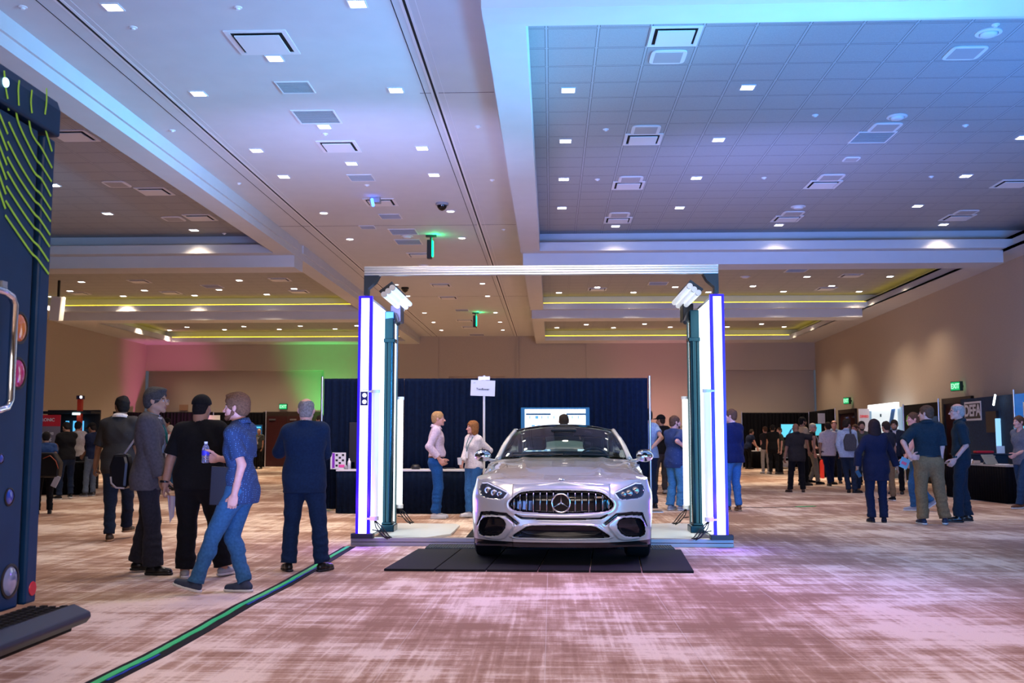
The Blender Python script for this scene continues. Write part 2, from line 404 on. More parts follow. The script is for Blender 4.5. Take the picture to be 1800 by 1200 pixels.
def diffuser(px, py, z, size, lab, kindm='supply'):
    p = at_z(px, py, z); s = size/2
    t = thing('ceiling_%s' % {'supply': 'air_diffuser', 'grille': 'return_grille', 'speaker': 'speaker'}[kindm], lab, {'supply': 'air vent', 'grille': 'air vent', 'speaker': 'speaker'}[kindm], p)
    if kindm == 'supply':
        fr = MB(); b = s*.16
        for (a, c_, d, e) in ((-s, -s, s, -s+b), (-s, s-b, s, s), (-s, -s+b, -s+b, s-b), (s-b, -s+b, s, s-b)): fr.box(a, c_, -.014, d, e, -.001)
        fr.build('frame', M_ventw, t)
        MB().box(-s+b, -s+b, -.003, s-b, s-b, -.001).build('throat', M_dark, t)
        MB().box(-s*.72, -s*.72, -.035, s*.72, s*.72, -.022).build('plaque', M_ventw, t)
    elif kindm == 'grille':
        fr = MB(); b = s*.08
        for (a, c_, d, e) in ((-s, -s, s, -s+b), (-s, s-b, s, s), (-s, -s+b, -s+b, s-b), (s-b, -s+b, s, s-b)): fr.box(a, c_, -.012, d, e, -.001)
        fr.build('frame', M_ventw, t)
        g = MB().box(-s+b, -s+b, -.004, s-b, s-b, -.001, 1)
        for k in range(12): y = -s+b+(k+.5)*(2*s-2*b)/12; g.box(-s+b, y-.006, -.01, s-b, y+.006, -.004, 0)
        g.build('louvre_panel', [M_vent, mat('vent_shadow', (.12, .12, .13), .8)], t)
    else:
        fr = MB().prism([(s*.9*(abs(math.cos(a))**.35)*(1 if math.cos(a) > 0 else -1), s*.9*(abs(math.sin(a))**.35)*(1 if math.sin(a) > 0 else -1)) for a in [2*math.pi*k/32+.02 for k in range(32)]], lambda u, v, w_: (u, v, w_), -.018, -.001)
        fr.build('bezel', M_ventw, t, bevel=.004)
        MB().box(-s*.68, -s*.68, -.022, s*.68, s*.68, -.018).build('grille_cloth', M_vent, t)
    return t
C = 'white centre ceiling'
for px, py, sz, k, lab in [
    (462,74,.72,'supply','large square air diffuser nearest the camera in the white centre ceiling'),
    (519,153,.45,'grille','small grey speaker grille between the largest diffuser and the wide grey grille'),
    (557,205,.62,'grille','wide grey return grille above a downlight in the white centre ceiling'),
    (596,257,.62,'supply','second largest square air diffuser in the white centre ceiling'),
    (635,312,.45,'grille','pale speaker grille beyond the second diffuser in the centre ceiling'),
    (669,355,.62,'supply','air diffuser beside the small blue light in the centre ceiling'),
    (686,380,.45,'grille','pale speaker grille beyond the blue-lit diffuser'),
    (646,399,.34,'grille','small dark grey grille left of the green pendant light'),
    (709,407,.62,'grille','grey return grille left of the nearer green pendant light'),
    (718,425,.62,'grille','dark grey return grille beside the nearer green pendant light'),
    (738,448,.62,'supply','air diffuser beyond the first ceiling joint in the centre ceiling'),
    (775,501,.62,'supply','air diffuser just beyond the gate beam in the centre ceiling'),
    (788,523,.62,'supply','air diffuser above the second ceiling joint in the centre ceiling'),
    (812,545,.5,'grille','small grey grille right past the second ceiling joint'),
    (817,563,.7,'supply','air diffuser beside the farther green pendant light'),
    (826,575,.7,'supply','second last air diffuser towards the back wall'),
    (838,588,.7,'grille','dark grille closest to the back wall in the centre ceiling')]:
    diffuser(px, py, ZC, sz, lab, k)
for px, py, k, lab in [
    (1185.6,63,'supply','largest square air diffuser in the blue tiled bay'), (1174,99,'speaker','square ceiling speaker next to the largest diffuser in the blue bay'),
    (1135,227.4,'speaker','square ceiling speaker above the second diffuser of the blue bay left column'), (1129.7,244.3,'supply','second air diffuser of the blue bay left column'),
    (1108.6,314.5,'speaker','third ceiling speaker of the blue bay left column'), (1104,325.5,'supply','third air diffuser of the blue bay left column'),
    (1088.5,377,'speaker','fourth ceiling speaker of the blue bay left column'), (1086,386.5,'supply','fourth air diffuser of the blue bay left column'),
    (1696,92,'speaker','square ceiling speaker near the top right of the blue bay'), (1555.5,223,'speaker','ceiling speaker below the round detector in the blue bay'),
    (1533,241,'grille','grey return grille beside the round detector in the blue bay'), (1496.4,279,'speaker','small square panel alone in the middle of the blue bay'),
    (1460.6,311,'speaker','ceiling speaker of the blue bay middle column'), (1446,324,'supply','nearer air diffuser of the blue bay middle column'),
    (1393.5,374.7,'speaker','farther ceiling speaker of the blue bay middle column'), (1383,384,'supply','farther air diffuser of the blue bay middle column'),
    (1698,372.6,'speaker','ceiling speaker of the blue bay right column'), (1682.7,382,'supply','farther air diffuser of the blue bay right column'),
    (1779,322.5,'supply','air diffuser at the right edge of the blue bay'),
    (130,238,'supply','largest air diffuser in the left tiled bay'), (205,323,'speaker','nearer square speaker in the left tiled bay'),
    (272,336,'supply','second air diffuser in the left tiled bay'), (305,384,'speaker','farther square speaker in the left tiled bay'),
    (352,382,'supply','third air diffuser in the left tiled bay'),
    (245,494,'supply','left air diffuser in the middle left bay, nearest row'), (492,491,'supply','right air diffuser in the middle left bay, nearest row'),
    (139,515,'supply','leftmost far air diffuser in the middle left bay'), (300,514,'supply','central far air diffuser in the middle left bay'),
    (526,512,'supply','rightmost far air diffuser in the middle left bay'), (373,503,'grille','dark return grille in the middle left bay'),
    (1495,484,'supply','nearest air diffuser in the middle right bay'), (1050,508,'supply','leftmost air diffuser in the middle right bay'),
    (1452,507,'supply','right air diffuser in the middle right bay, far row'), (1400,475,'grille','dark return grille at the near edge of the middle right bay'),
    (1157,498,'grille','dark return grille just above the gate beam')]:
    diffuser(px, py, ZT, .6 if k != 'speaker' else (.5 if px != 1496.4 else .3), lab, k)
for px, py, z, lab in [(1576.7,204.7,ZT,'round white smoke detector in the middle of the blue bay'), (1737.6,57,ZT,'round white smoke detector at the top right of the blue bay'), (1403,363,ZT,'round smoke detector in the far rows of the blue bay'), (715,415,ZC,'round smoke detector between two grey grilles'), (744,466,ZC,'round smoke detector beyond the first ceiling joint'), (1310,486,ZT,'round detector in the middle right bay')]:
    t = thing('smoke_detector', lab, 'smoke detector', at_z(px, py, z))
    MB().lathe([(0, -.05), (.06, -.05), (.09, -.04), (.1, -.025), (.1, -.0)], n=24).build('housing', M_ventw, t, auto=40)
    MB().lathe([(.11, -.001), (.15, -.001), (.15, -.012), (.11, -.02)], n=24).build('base_ring', M_ventw, t, auto=40)
for i, (px, py, z) in enumerate([(840,222,ZC),(394,410,ZC),(303,229,ZC),(420,322,ZC),(40,12,ZC),(234,48,ZC),(418,13,ZC),(865,316,ZC),(885,403,ZC),(1065,227,ZT),(1050,315,ZT),(1343,312,ZT),(1433,202,ZT),(1637,310,ZT),(1697,220,ZT),(1750,43,ZT),(571,235,ZC),(645,325,ZC)]):
    o = MB().lathe([(0, -.03), (.02, -.03), (.03, -.012), (.045, -.01), (.048, 0)], n=16).build('sprinkler_cap', M_ventw); o.location = at_z(px, py, z)
    tag(o, 'small round white sprinkler cap on the %s, %s of them from the left in the photo' % ('centre ceiling' if z == ZC else 'blue tiled ceiling', 'one'), 'sprinkler')
    o['label'] = 'small round sprinkler cap on the %s near %s' % ('centre ceiling' if z == ZC else 'blue tiled ceiling', ['the beam edge right of the diffusers','the left partition track, far one','the left partition track, near one','the left track, middle one','the top left corner','the top left downlight','the top edge of the photo','the right beam, middle one','the right beam, far one','the second diffuser','the third diffuser','the middle of the bay','the round detector','the right downlights','the right downlights, upper one','the corner detector','the downlight by the return grille','the pale speaker grille'][i])
# dome camera
t = thing('dome_camera', 'black dome security camera on the white centre ceiling', 'security camera', at_z(777, 357, ZC))
MB().lathe([(.13, 0), (.13, -.04), (.11, -.05)], n=28).build('mount_ring', M_grey, t, auto=40)
MB().lathe([(.1, -.05), (.09, -.09), (.06, -.13), (.02, -.15), (0, -.152)], n=28).build('dome', mat('dome_black', (.005, .005, .006), .08), t, smooth=True)
t = thing('dome_camera', 'small black dome camera seen just under the gate beam', 'security camera', at_z(712, 505, ZC))
MB().lathe([(.12, 0), (.12, -.05), (.1, -.06), (.08, -.12), (0, -.17)], n=24).build('dome', MATS['dome_black'], t, auto=50)
# green pendant lights
def green_pendant(px, py, lab, s_=1):
    p = at_z(px, py, ZC); t = thing('green_track_light', lab, 'spotlight', p)
    MB().box(-.12, -.05, -.05, .12, .05, 0).build('canopy_plate', M_black, t)
    MB().cyl((0, 0, -.05), (0, 0, -.14), .03, 12).build('stem', M_black, t)
    MB().box(-.09, -.07, -.55, .02, .07, -.12).build('lamp_body', M_black, t, bevel=.01)
    MB().box(.02, -.06, -.5, .05, .06, -.14).build('green_lens', emit_mat('green_lens', (0, 1, .25), 4), t)
    lamp('green_glow', 'POINT', (.1, -.05, -.1), 5, (0, 1, .3), .05, parent=t)
green_pendant(758, 413, 'black ceiling spotlight with a green glow, nearer one')
green_pendant(836, 549, 'black ceiling spotlight with a green glow, farther one')
t = thing('projector_light', 'small ceiling light throwing a blue beam by a diffuser', 'spotlight', at_z(660, 348, ZC))
MB().box(-.1, -.08, -.1, .1, .08, 0).build('housing', M_grey, t, bevel=.01)
MB().cyl((-.05, -.1, -.05), (.0, -.24, -.2), .03, 12).build('blue_tube', emit_mat('blue_tube', (.05, .15, 1), 6), t)
# white speaker box hung at left
t = thing('hanging_speaker', 'white box loudspeaker hanging by the left wall', 'speaker', at_z(103, 520, ZB))
o = MB().box(-.16, -.15, -.75, .16, .15, -.02).build('cabinet', M_whitep, t, bevel=.02); o.rotation_euler = (R(8), R(8), 0)
MB().box(-.03, -.03, -.3, .03, .03, 0.47).build('bracket', M_black, t)

# ------------------------------------------------------------------ scanning gate
GC = -.13; GY = 12.3
M_led = emit_mat('led_white', (.93, .97, 1), 1.9)
M_panel = emit_mat('light_panel', (.86, .97, 1), 1.9)
M_blueled = emit_mat('blue_led_edge', (.03, .0, 1), .75)
M_teal = mat('teal_anodised', (.01, .055, .085), .25, .7)
M_tubew = mat('tube_diffuser', (.75, .78, .8), .35, emit=(.9, .95, 1), strength=.35)
M_tubeb = mat('tube_lit', (.8, .8, .8), .35, emit=(.9, .97, 1), strength=1.6)
gate = thing('scanning_gate', 'tall aluminium scanning gate with glowing white light walls around the car', 'scanner', (GC, GY, 0))
def gx(x): return x-GC
# cross beam of grooved profile
b_ = MB()
for z0, z1, y0 in ((3.30, 3.322, 0), (3.326, 3.352, -.006), (3.356, 3.382, -.006), (3.386, 3.41, 0)): b_.box(-2.165, y0-.04, z0, 2.165, .05, z1)
b_.box(-2.163, -.03, 3.305, 2.163, .045, 3.405, 1)
b_.build('cross_beam', [M_alu, M_dark], gate, bevel=.002)
b_ = MB()
for y0, z0, z1 in ((.0, .0, .045), (.0, .05, .095)): b_.box(-2.315, .12+y0, z0, 2.315, .24+y0, z1)
b_.box(-2.31, .13, .01, 2.31, .235, .09, 1)
b_.build('base_rail', [mat('rail_grey', (.33, .30, .32), .4, .6), M_dark], gate, bevel=.003)
for s_ in (-1, 1):
    X = lambda v: s_*v           # distance outward from the gate centre
    def bx(m_, a, y0, z0, b, y1, z1, mi=0):
        a, b = sorted((X(a), X(b))); return m_.box(a, y0, z0, b, y1, z1, mi)
    # front post: white strip framed by blue led edges
    f = bx(MB(), 2.065, 0, .1, 2.235, .06, 3.05); f.build('post_frame', mat('post_blue', (.02, .02, .25), .3, emit=(.03, .0, 1), strength=.9), gate, bevel=.003)
    f = bx(MB(), 2.1, -.008, .11, 2.2, .0, 3.02); f.build('light_strip', M_led, gate)
    f = MB(); bx(f, 2.066, -.014, .11, 2.099, -.001, 3.04); bx(f, 2.201, -.014, .11, 2.233, -.001, 3.04); bx(f, 2.099, -.014, 3.021, 2.201, -.001, 3.04); f.build('blue_edge', M_blueled, gate)
    # light wall running back from the post
    f = MB(); bx(f, 2.08, .06, .1, 2.2, 2.05, 3.03); f.build('wall_frame', M_alu, gate)
    f = MB(); bx(f, 2.07, .09, .14, 2.08, 2.03, 2.99); f.build('light_wall', M_panel, gate)
    f = MB(); bx(f, 2.05, 1.99, .1, 2.2, 2.06, 3.03); f.build('rear_frame', mat('frame_dark', (.05, .09, .1), .4, .5), gate)
    # camera column
    f = MB(); bx(f, 1.95, .96, .1, 2.07, 1.1, 2.98); f.build('camera_column', M_teal, gate, bevel=.012)
    f = MB(); f.cyl((X(1.985), .95, .12), (X(1.985), .95, 2.58), .04, 20); f.cyl((X(2.035), .95, .12), (X(2.035), .95, 2.58), .012, 10); f.build('round_rail', M_teal, gate, auto=40)
    f = MB(); bx(f, 1.92, .9, 2.56, 2.08, 1.12, 2.61); f.build('column_collar', M_teal, gate, bevel=.008)
    f = MB(); bx(f, 1.90, .84, .10, 2.09, 1.16, .19); bx(f, 1.94, .88, .19, 2.07, 1.13, .22); f.build('column_foot', M_teal, gate, bevel=.01)
    f = MB(); bx(f, 2.02, -.02, .1, 2.29, .1, .16); f.build('post_foot', M_black, gate, bevel=.006)
    # corner bracket at the beam
    f = MB().prism([(2.17, 3.31), (1.98, 3.31), (2.03, 3.22), (2.12, 3.14), (2.12, 3.06), (2.17, 3.06)], lambda u, v, w_: (X(u), w_, v), -.02, .12); f.build('corner_bracket', M_black, gate)
    # upright tubes of light
    for (tx, ty, m_, nm) in ((2.0, -.05, M_tubew, 'tube_light'), (2.02, 2.1, M_tubeb, 'tube_light')):
        f = MB(); f.cyl((X(tx), ty, .36), (X(tx), ty, 1.86), .042, 20); o = f.build(nm, m_, gate, auto=40)
        for za, zb in ((.32, .37), (1.85, 1.89)):
            f = MB(); f.cyl((X(tx), ty, za), (X(tx), ty, zb), .055, 20); bx(f, tx, ty-.02, za+.01, tx+.1, ty+.02, za+.03); f.build('end_cap', M_whitep, o, auto=40)
        f = MB()
        for k in range(3):
            a = .04*k
            f.tube([(X(tx), ty, .33), (X(tx-.02-a), ty+.0, .24), (X(tx-.10-a), ty-.02, .14), (X(tx-.16-a*.6), ty+.01, .10+.01*k), (X(tx-.12), ty+.04, .12), (X(tx-.04), ty+.08, .19), (X(tx+.04), ty+.1, .2)], .007, 6)
        f.build('cable_loop', M_black, o, smooth=True)
    lamp('post_glow', 'POINT', (X(2.15), -.25, .5), 16, (.22, .06, 1), .12, parent=gate); lamp('post_glow_side', 'POINT', (X(2.45), -.05, 1.2), 7, (.05, .06, 1), .2, parent=gate)  # point lamps added by each post to strengthen the blue edge glow
    # three slanted tubes under the beam corner
    for k in range(3):
        p = Vector((X(1.945-.052*k), .12, 3.085+.042*k)); q = Vector((p.x-s_*.03, 1.5, p.z-.03))
        f = MB().tube([p, p+(q-p)*.02, p+(q-p)*.98, q], [.028, .033, .033, .024], 16); o = f.build('slanted_tube', M_tubew, gate, auto=40)
        MB().cyl(p+Vector((0, -.006, 0)), p+Vector((0, .03, 0)), .036, 16).build('end_ring', M_alu, o, auto=40)
    f = MB(); f.prism([(1.99, 3.10), (1.84, 3.22), (1.86, 3.26), (2.02, 3.14)], lambda u, v, w_: (X(u), w_, v), .2, 1.4); f.build('tube_bracket', M_black, gate)
    f = MB(); bx(f, 1.88, 1.1, 2.86, 2.02, 1.42, 3.08); f.cyl((X(1.95), 1.08, 2.95), (X(1.88), .9, 2.8), .03, 14); f.build('camera_head', M_black, gate, bevel=.01)
# pictogram with two discs on the left light strip
f = MB().box(-2.195, -.016, 1.70, -2.105, -.009, 1.87); f.build('sign_plate', mat('plate_navy', (.01, .01, .12), .4), gate)
f = MB()
for z in (1.745, 1.825): f.lathe([(0, 0), (.026, 0), (.026, .004)], (-2.145, -.021, z), 'y', 20)
f.build('sign_disc', M_led, gate)
f = MB()
for k in range(5): f.box(-2.185+k*.017, -.012, 1.885, -2.176+k*.017, -.009, 1.9)
f.build('tiny_lettering', M_grey, gate)
# white reflecting sheets on the floor inside the gate
M_sheet = mat('white_sheet', (.72, .76, .76), .3, noise=.03, nscale=4)
def floor_poly(px_pts, z, name, m_, lab, cat, th=.006, group=None):
    pts = [at_z(px, py, z) for px, py in px_pts]; c = sum(pts, Vector())/len(pts); c.z = 0
    o = MB().prism([(p.x-c.x, p.y-c.y) for p in pts], lambda u, v, w_: (u, v, w_), z-th, z).build(name, m_); o.location = c
    return tag(o, lab, cat, group)
floor_poly([(656,945),(742,945),(780,939.5),(792,938),(800,931),(808,922.5),(801.7,920),(703,919),(690,921)], .03, 'reflector_sheet', M_sheet, 'white sheet with a notched end on the floor at the left light wall', 'floor sheet', .028)
floor_poly([(1252,948),(1180,946),(1148,947),(1120,945),(1120,921),(1180,919),(1215,920),(1225,924),(1235,926)], .03, 'reflector_sheet', M_sheet, 'white wavy sheet on the floor at the right light wall', 'floor sheet', .028)

# ------------------------------------------------------------------ mats and plate under the car
fl = [Vector((-1.66, 10.10)), Vector((1.385, 10.06))]; fb = [Vector((-1.56, 11.92)), Vector((1.50, 11.95))]
nm6 = ['leftmost', 'second from the left', 'third from the left', 'third from the right', 'second from the right', 'rightmost']
for k in range(6):
    a, b = fl[0].lerp(fl[1], k/6), fl[0].lerp(fl[1], (k+1)/6); c_, d = fb[0].lerp(fb[1], k/6), fb[0].lerp(fb[1], (k+1)/6)
    cc = (a+b+c_+d)/4; e = .006
    P = [(a.x+e, a.y), (b.x-e, b.y), (d.x-e, d.y), (c_.x+e, c_.y)]
    o = MB().prism([(u-cc.x, v-cc.y) for u, v in P], lambda u, v, w_: (u, v, w_), .001, .024).build('rubber_mat', M_rubber, bevel=.004); o.location = (cc.x, cc.y, 0)
    tag(o, 'black rubber floor mat in front of the gate, %s of six' % nm6[k], 'mat', 'rubber mats in front of the gate')
M_rib = mat('ribbed_plate', (.028, .045, .055), .45, .3)
def ribbed(name, x0, y0, x1, y1, zt, lab, pitch=.03, mm=None):
    t = thing(name, lab, 'ramp', ((x0+x1)/2, (y0+y1)/2, 0)); w_, h = (x1-x0)/2, (y1-y0)/2
    MB().box(-w_, -h, .001, w_, h, zt).build('plate', mm or M_rib, t, bevel=.004)
    f = MB(); n = int(2*w_/pitch)
    for k in range(n): x = -w_+pitch*(k+.5); f.box(x-.006, -h+.01, zt, x+.006, h-.01, zt+.006)
    f.build('ribs', mm or M_rib, t)
    return t
ribbed('scale_plate', -1.48, 11.96, 1.43, 12.36, .03, 'ribbed dark metal plate under the car ahead of the gate rail')
MB_ = MB()
for k in range(7): x = -1.42+k*.045; MB_.add([(x, 12.36+.2, .102), (x+.02, 12.56, .102), (x+.06, 12.74, .102), (x+.04, 12.74, .102)], [(0, 1, 2, 3)])
ribbed('rail_cover', -1.35, 12.56, 1.28, 12.83, .05, 'dark ribbed cover plate behind the gate rail')
tag(MB().box(-1.12, 12.6, .056, -.86, 12.8, .060).build('red_strip', mat('red_paint', (.75, .05, .08), .5)), 'red marking strip on the plate left of the car', 'marking')
for k, (x0, x1) in enumerate(((-1.12, -.41), (-.40, .33), (.34, 1.0))):
    for j in range(1):
        o = MB().box(x0, 13.4, .001, x1, 16.6, .02).build('runway_mat', M_rubber, bevel=.004)
        tag(o, 'dark mat behind the gate, %s strip of three' % ['left', 'middle', 'right'][k], 'mat', 'mats behind the gate')

# ------------------------------------------------------------------ the car
CY, CR = 10.40, .026
def cl(zx, zy, yl):
    """a point of the enlarged front view -> car coordinates at depth yl"""
    p = at_y(800+zx/3.75, 700+zy/3.75, CY+yl)
    return (p.x-(.096+CR*yl), p.z-.024)
def poly_sdf(px, pz, poly):
    P = np.array(poly); d = np.full(px.shape, 1e9); inside = np.zeros(px.shape, bool); n = len(P)
    for i in range(n):
        a, b = P[i], P[(i+1) % n]; e = b-a; wx, wz = px-a[0], pz-a[1]
        t = np.clip((wx*e[0]+wz*e[1])/(e@e+1e-12), 0, 1); d = np.minimum(d, (wx-t*e[0])**2+(wz-t*e[1])**2)
        c = (a[1] > pz) != (b[1] > pz)
        with np.errstate(divide='ignore', invalid='ignore'): xi = a[0]+(pz-a[1])*e[0]/(e[1] if e[1] else 1e-12)
        inside ^= c & (px < xi)
    d = np.sqrt(d); return np.where(inside, -d, d)
def sst(x, a, b): t = np.clip((x-a)/(b-a), 0, 1); return t*t*(3-2*t)
def smooth_poly(pts, n=2):
    for _ in range(n):
        q = []
        for i in range(len(pts)):
            a, b = pts[i], pts[(i+1) % len(pts)]
            q += [(a[0]*.75+b[0]*.25, a[1]*.75+b[1]*.25), (a[0]*.25+b[0]*.75, a[1]*.25+b[1]*.75)]
        pts = q
    return pts
def half(pts, yl):   # left-image points -> +-; returns polygon on the negative side
    return [cl(x, y, yl) for x, y in pts]
mirp = lambda P: [(-x, z) for x, z in P]
def sym(pts, yl):   # symmetrise around x=0 using left side list going from centre top to centre bottom
    L = [cl(x, y, yl) for x, y in pts]; return L+[(-x, z) for x, z in reversed(L)]
c0 = 693
G_grille = smooth_poly(sym([(c0, 606), (560, 606), (470, 611), (420, 622), (385, 650), (350, 690), (358, 726), (400, 746), (480, 753), (600, 759), (c0, 761)], .05), 1)
G_low = smooth_poly(sym([(c0, 832), (560, 832), (482, 836), (440, 862), (368, 908), (400, 922), (c0, 926)], .06), 1)
G_lowframe = smooth_poly(sym([(c0, 821), (560, 821), (462, 823), (425, 850), (345, 908), (370, 930), (c0, 934)], .06), 1)
G_groove = sym([(c0, 800), (560, 798), (440, 794), (420, 786), (392, 768), (400, 760), (440, 780), (560, 786), (c0, 787)], .06)
G_in = smooth_poly(half([(146, 868), (170, 786), (245, 771), (325, 775), (352, 832), (306, 898), (240, 909), (158, 912)], .25), 1)
G_frame = smooth_poly(half([(148, 905), (140, 840), (172, 772), (250, 764), (340, 768), (412, 822), (372, 880), (322, 935), (215, 934)], .2), 1)
G_cre = half([(128, 850), (165, 745), (240, 738), (345, 745), (432, 812), (412, 832), (335, 772), (240, 770), (178, 776), (140, 850)], .2)
G_head = smooth_poly(half([(163, 590), (186, 551), (222, 548), (300, 580), (368, 610), (332, 656), (262, 654), (200, 648), (170, 628)], .4), 1)
WH = .955
def plan_y(x): return .6*(1-np.sqrt(np.clip(1-np.clip(np.abs(x)/.965, 0, 1)**3.1, 0, 1)))
# columns: front x from 0 to .9, then along the side
xs = list(np.arange(0, .9, .0065)); cols = [(x, float(plan_y(x))) for x in xs]
yy = cols[-1][1]
ycs = [yy]
while ycs[-1] < 4.75: ycs.append(ycs[-1]+(.018 if (ycs[-1] < 1.35 or 3.3 < ycs[-1] < 4.3) else .05))
def halfw(y):
    fr = .965*(1-(1-y/.6)**2.0)**(1/3.1) if y < .6 else .965
    r = 1 if y < 4.0 else 1-.16*((y-4.0)/.8)**2.2
    return fr*r
for y in ycs[1:]: cols.append((halfw(y), y))
xe, ye = cols[-1]
for k in range(1, 14):
    a = k/13; cols.append((xe*(1-a)*(1 if a < .98 else 1) if a > .15 else xe*(1-a), ye+.1*math.sin(min(1, a*2.2)*math.pi/2)))
cols = np.array(cols); nC = len(cols)
nfront = len(xs)
def crest(x, y):
    if y < .95: 
        if y < .24: return float(np.interp(abs(x), [0, .3, .5, .62, .72, .80, .86, .9], [.795, .80, .812, .832, .850, .854, .846, .836]))
        return float(np.interp(y, [.24, .4, .55, .75, .95], [.838, .862, .884, .905, .921]))
    return float(np.interp(y, [.9, 1.3, 1.75, 2.5, 3.6, 4.4, 4.85], [.915, .955, .995, 1.02, 1.06, 1.10, 1.10]))
NV = 112
V = np.linspace(0, 1, NV)
verts, mats_ = np.zeros((nC, NV, 3)), np.zeros((nC, NV), int)
keep = np.ones((nC, NV), bool)
ztop = np.array([crest(x, y) for x, y in cols]); zb0 = .175
for i in range(nC):
    x, y = cols[i]; zt = ztop[i]; z = zb0+(zt-zb0)*V
    front = sst(np.array([y]), .3, .7)[0]      # 0 at the nose, 1 on the side
    # lean of the nose / tumble of the side
    lean = .10*sst(z, .62, zt+.02)**1.5+.05*(1-sst(z, .2, .4))
    side = np.interp(z, [.17, .3, .5, .68, .8], [.05, .02, .004, 0, .008])
    tq = np.clip((z-(zt-.25))/.25, 0, 1); side = side+(.125 if y < 1.6 else .09)*tq**1.9
    crease = .010*np.exp(-((z-(.72+.03*(y/4.8)))/.035)**2)
    nx, ny = (0, 1)
    xx = np.full(NV, x); yy_ = np.full(NV, y)
    k = x/.965
    # direction pointing inward at this column
    if y < 4.74:
        inx = -np.sign(x)*front; iny = (1-front)
        xx = xx+inx*(side-crease*front); yy_ = yy_+iny*lean+iny*side*.3*(abs(x) > .5)
    else: yy_ = yy_-side*1.2-.05*sst(z, .2, .5)*0
    verts[i, :, 0] = xx; verts[i, :, 1] = yy_; verts[i, :, 2] = z
# front features act on |x|,z
fx, fz = np.abs(verts[:, :, 0]), verts[:, :, 2]; fy = verts[:, :, 1]
frontm = (cols[:, 1] < .75)[:, None]&np.ones((1, NV), bool)
neg = -fx
sd = {k: poly_sdf(neg, fz, v) for k, v in dict(gr=G_grille, low=G_low, lf=G_lowframe, gv=G_groove, inn=G_in, fr=G_frame, cr=G_cre, hd=G_head).items()}
push = np.zeros_like(fx)
push += .075*sst(-sd['gr'], 0, .018)
push += .012*sst(.03-np.abs(sd['gr']-.02), 0, .03)*(sd['gr'] > 0)*-.6
push += -.016*sst(-sd['lf'], 0, .014)+.10*sst(-sd['low'], 0, .012)
push += .03*sst(-sd['gv'], 0, .008)
push += .03*sst(-sd['cr'], .003, .011)
push += -.022*sst(-sd['fr'], 0, .02)+.10*sst(-sd['inn'], 0, .02)
push += .018*sst(-sd['hd'], 0, .008)
push *= frontm
dirx = -sst(fy, .25, .9)*.6; 
verts[:, :, 1] += push; verts[:, :, 0] += np.sign(verts[:, :, 0])*dirx*push
mi = np.zeros_like(mats_)
blk = (sd['gr'] < -.004)|(sd['low'] < -.004)|(sd['gv'] < 0)|((sd['cr'] < -.0065))|(sd['inn'] < -.004)
mi[frontm & blk] = 1
mi[frontm & (sd['hd'] < 0)] = 2
mi[fz < .225] = 1
# wheel arches
AX = (.88, 3.78); WR = .352
for ay in AX:
    d = np.hypot(verts[:, :, 1]-ay, fz-WR); keep &= ~((d < .375)&(cols[:, 1] > .42)[:, None]&(fx > .5))
    mi[(d < .405)&(d >= .375)&(fx > .5)&(cols[:, 1] > .42)[:, None]&(fz < .3)] = 1
M_paint = mat('car_paint', (.56, .54, .50), .26, .35, coat=1.0, noise=.02, nscale=400)
M_gblack = mat('gloss_black', (.006, .006, .008), .12)
M_headl = mat('headlight_glass', (.03, .035, .05), .04, .2, coat=1)
M_chrome = mat('chrome', (.85, .86, .88), .12, 1)
M_dchrome = mat('dark_chrome', (.35, .33, .32), .22, 1)
car = thing('car', 'silver sedan with a vertical-slat grille parked under the glowing gate', 'car', (.096, CY, .024), -CR)
cb = MB()
for s_ in (1, -1):
    b0 = len(cb.v); cb.v += [(s_*x, y, z) for x, y, z in verts.reshape(-1, 3)]
    for i in range(nC-1):
        for j in range(NV-1):
            if keep[i, j] and keep[i+1, j] and keep[i, j+1] and keep[i+1, j+1]:
                q = (b0+i*NV+j, b0+(i+1)*NV+j, b0+(i+1)*NV+j+1, b0+i*NV+j+1)
                cb.f.append(q if s_ > 0 else q[::-1]); cb.mi.append(int(mi[i:i+2, j:j+2].max()) if mi[i, j] else (0 if mi[i:i+2, j:j+2].min() == 0 else int(mi[i, j])))
body = cb.build('body', [M_paint, M_gblack, M_headl], car, smooth=True, fix=False)
# hood: rows follow the crest points
CW = 1.72
top = verts[:, -1, :]; rows = [i for i in range(nC) if cols[i, 1] <= CW and (i < nfront and i % 3 == 0 or i >= nfront)]
hb = []
NU = 61
def hood_z(y): return float(np.interp(y, [0, .08, .2, .45, .9, 1.3, 1.75, 2], [.795, .825, .850, .895, .968, 1.022, 1.065, 1.08]))
for i in rows:
    xcs, ycs_, zcs = top[i]; ymid = ycs_
    row = []
    for k in range(NU):
        u = -1+2*k/(NU-1); au = abs(u)
        x = u*xcs; zc = zcs; h = hood_z(ycs_)
        z = zc+(h-zc)*(1-au**2.6)*1.0
        # power domes and the raised wing shoulders
        r = .012*math.exp(-((abs(x)-.36-.06*ycs_)/.05)**2)*min(1, max(0, (ycs_-.3)*2))
        r += .018*math.exp(-((abs(x)-.74)/.09)**2)*min(1, max(0, (ycs_-.35)*2))*(1 if au < 1 else 0)*(1-au**8)
        row.append((x, ycs_, z+r))
    hb.append(row)
hood = MB().grid(hb).build('hood', M_paint, car, smooth=True)
# seam line of the bonnet across the nose and towards the lamps
sm = []
for k in range(41):
    u = -1+2*k/40; x = u*.60; yq = .16+.20*abs(u)**3
    # find the z of the hood at (x,yq)
    best = min(hb, key=lambda r_: abs(r_[0][1]-yq)); xc_ = abs(best[0][0]); kk = (x/xc_+1)/2*(NU-1); k0 = max(0, min(NU-2, int(kk)))
    sm.append((x, best[0][1], best[k0][2]+(best[k0+1][2]-best[k0][2])*(kk-k0)-.001))
MB().tube(sm, .0025, 5).build('bonnet_seam', M_grey, car)
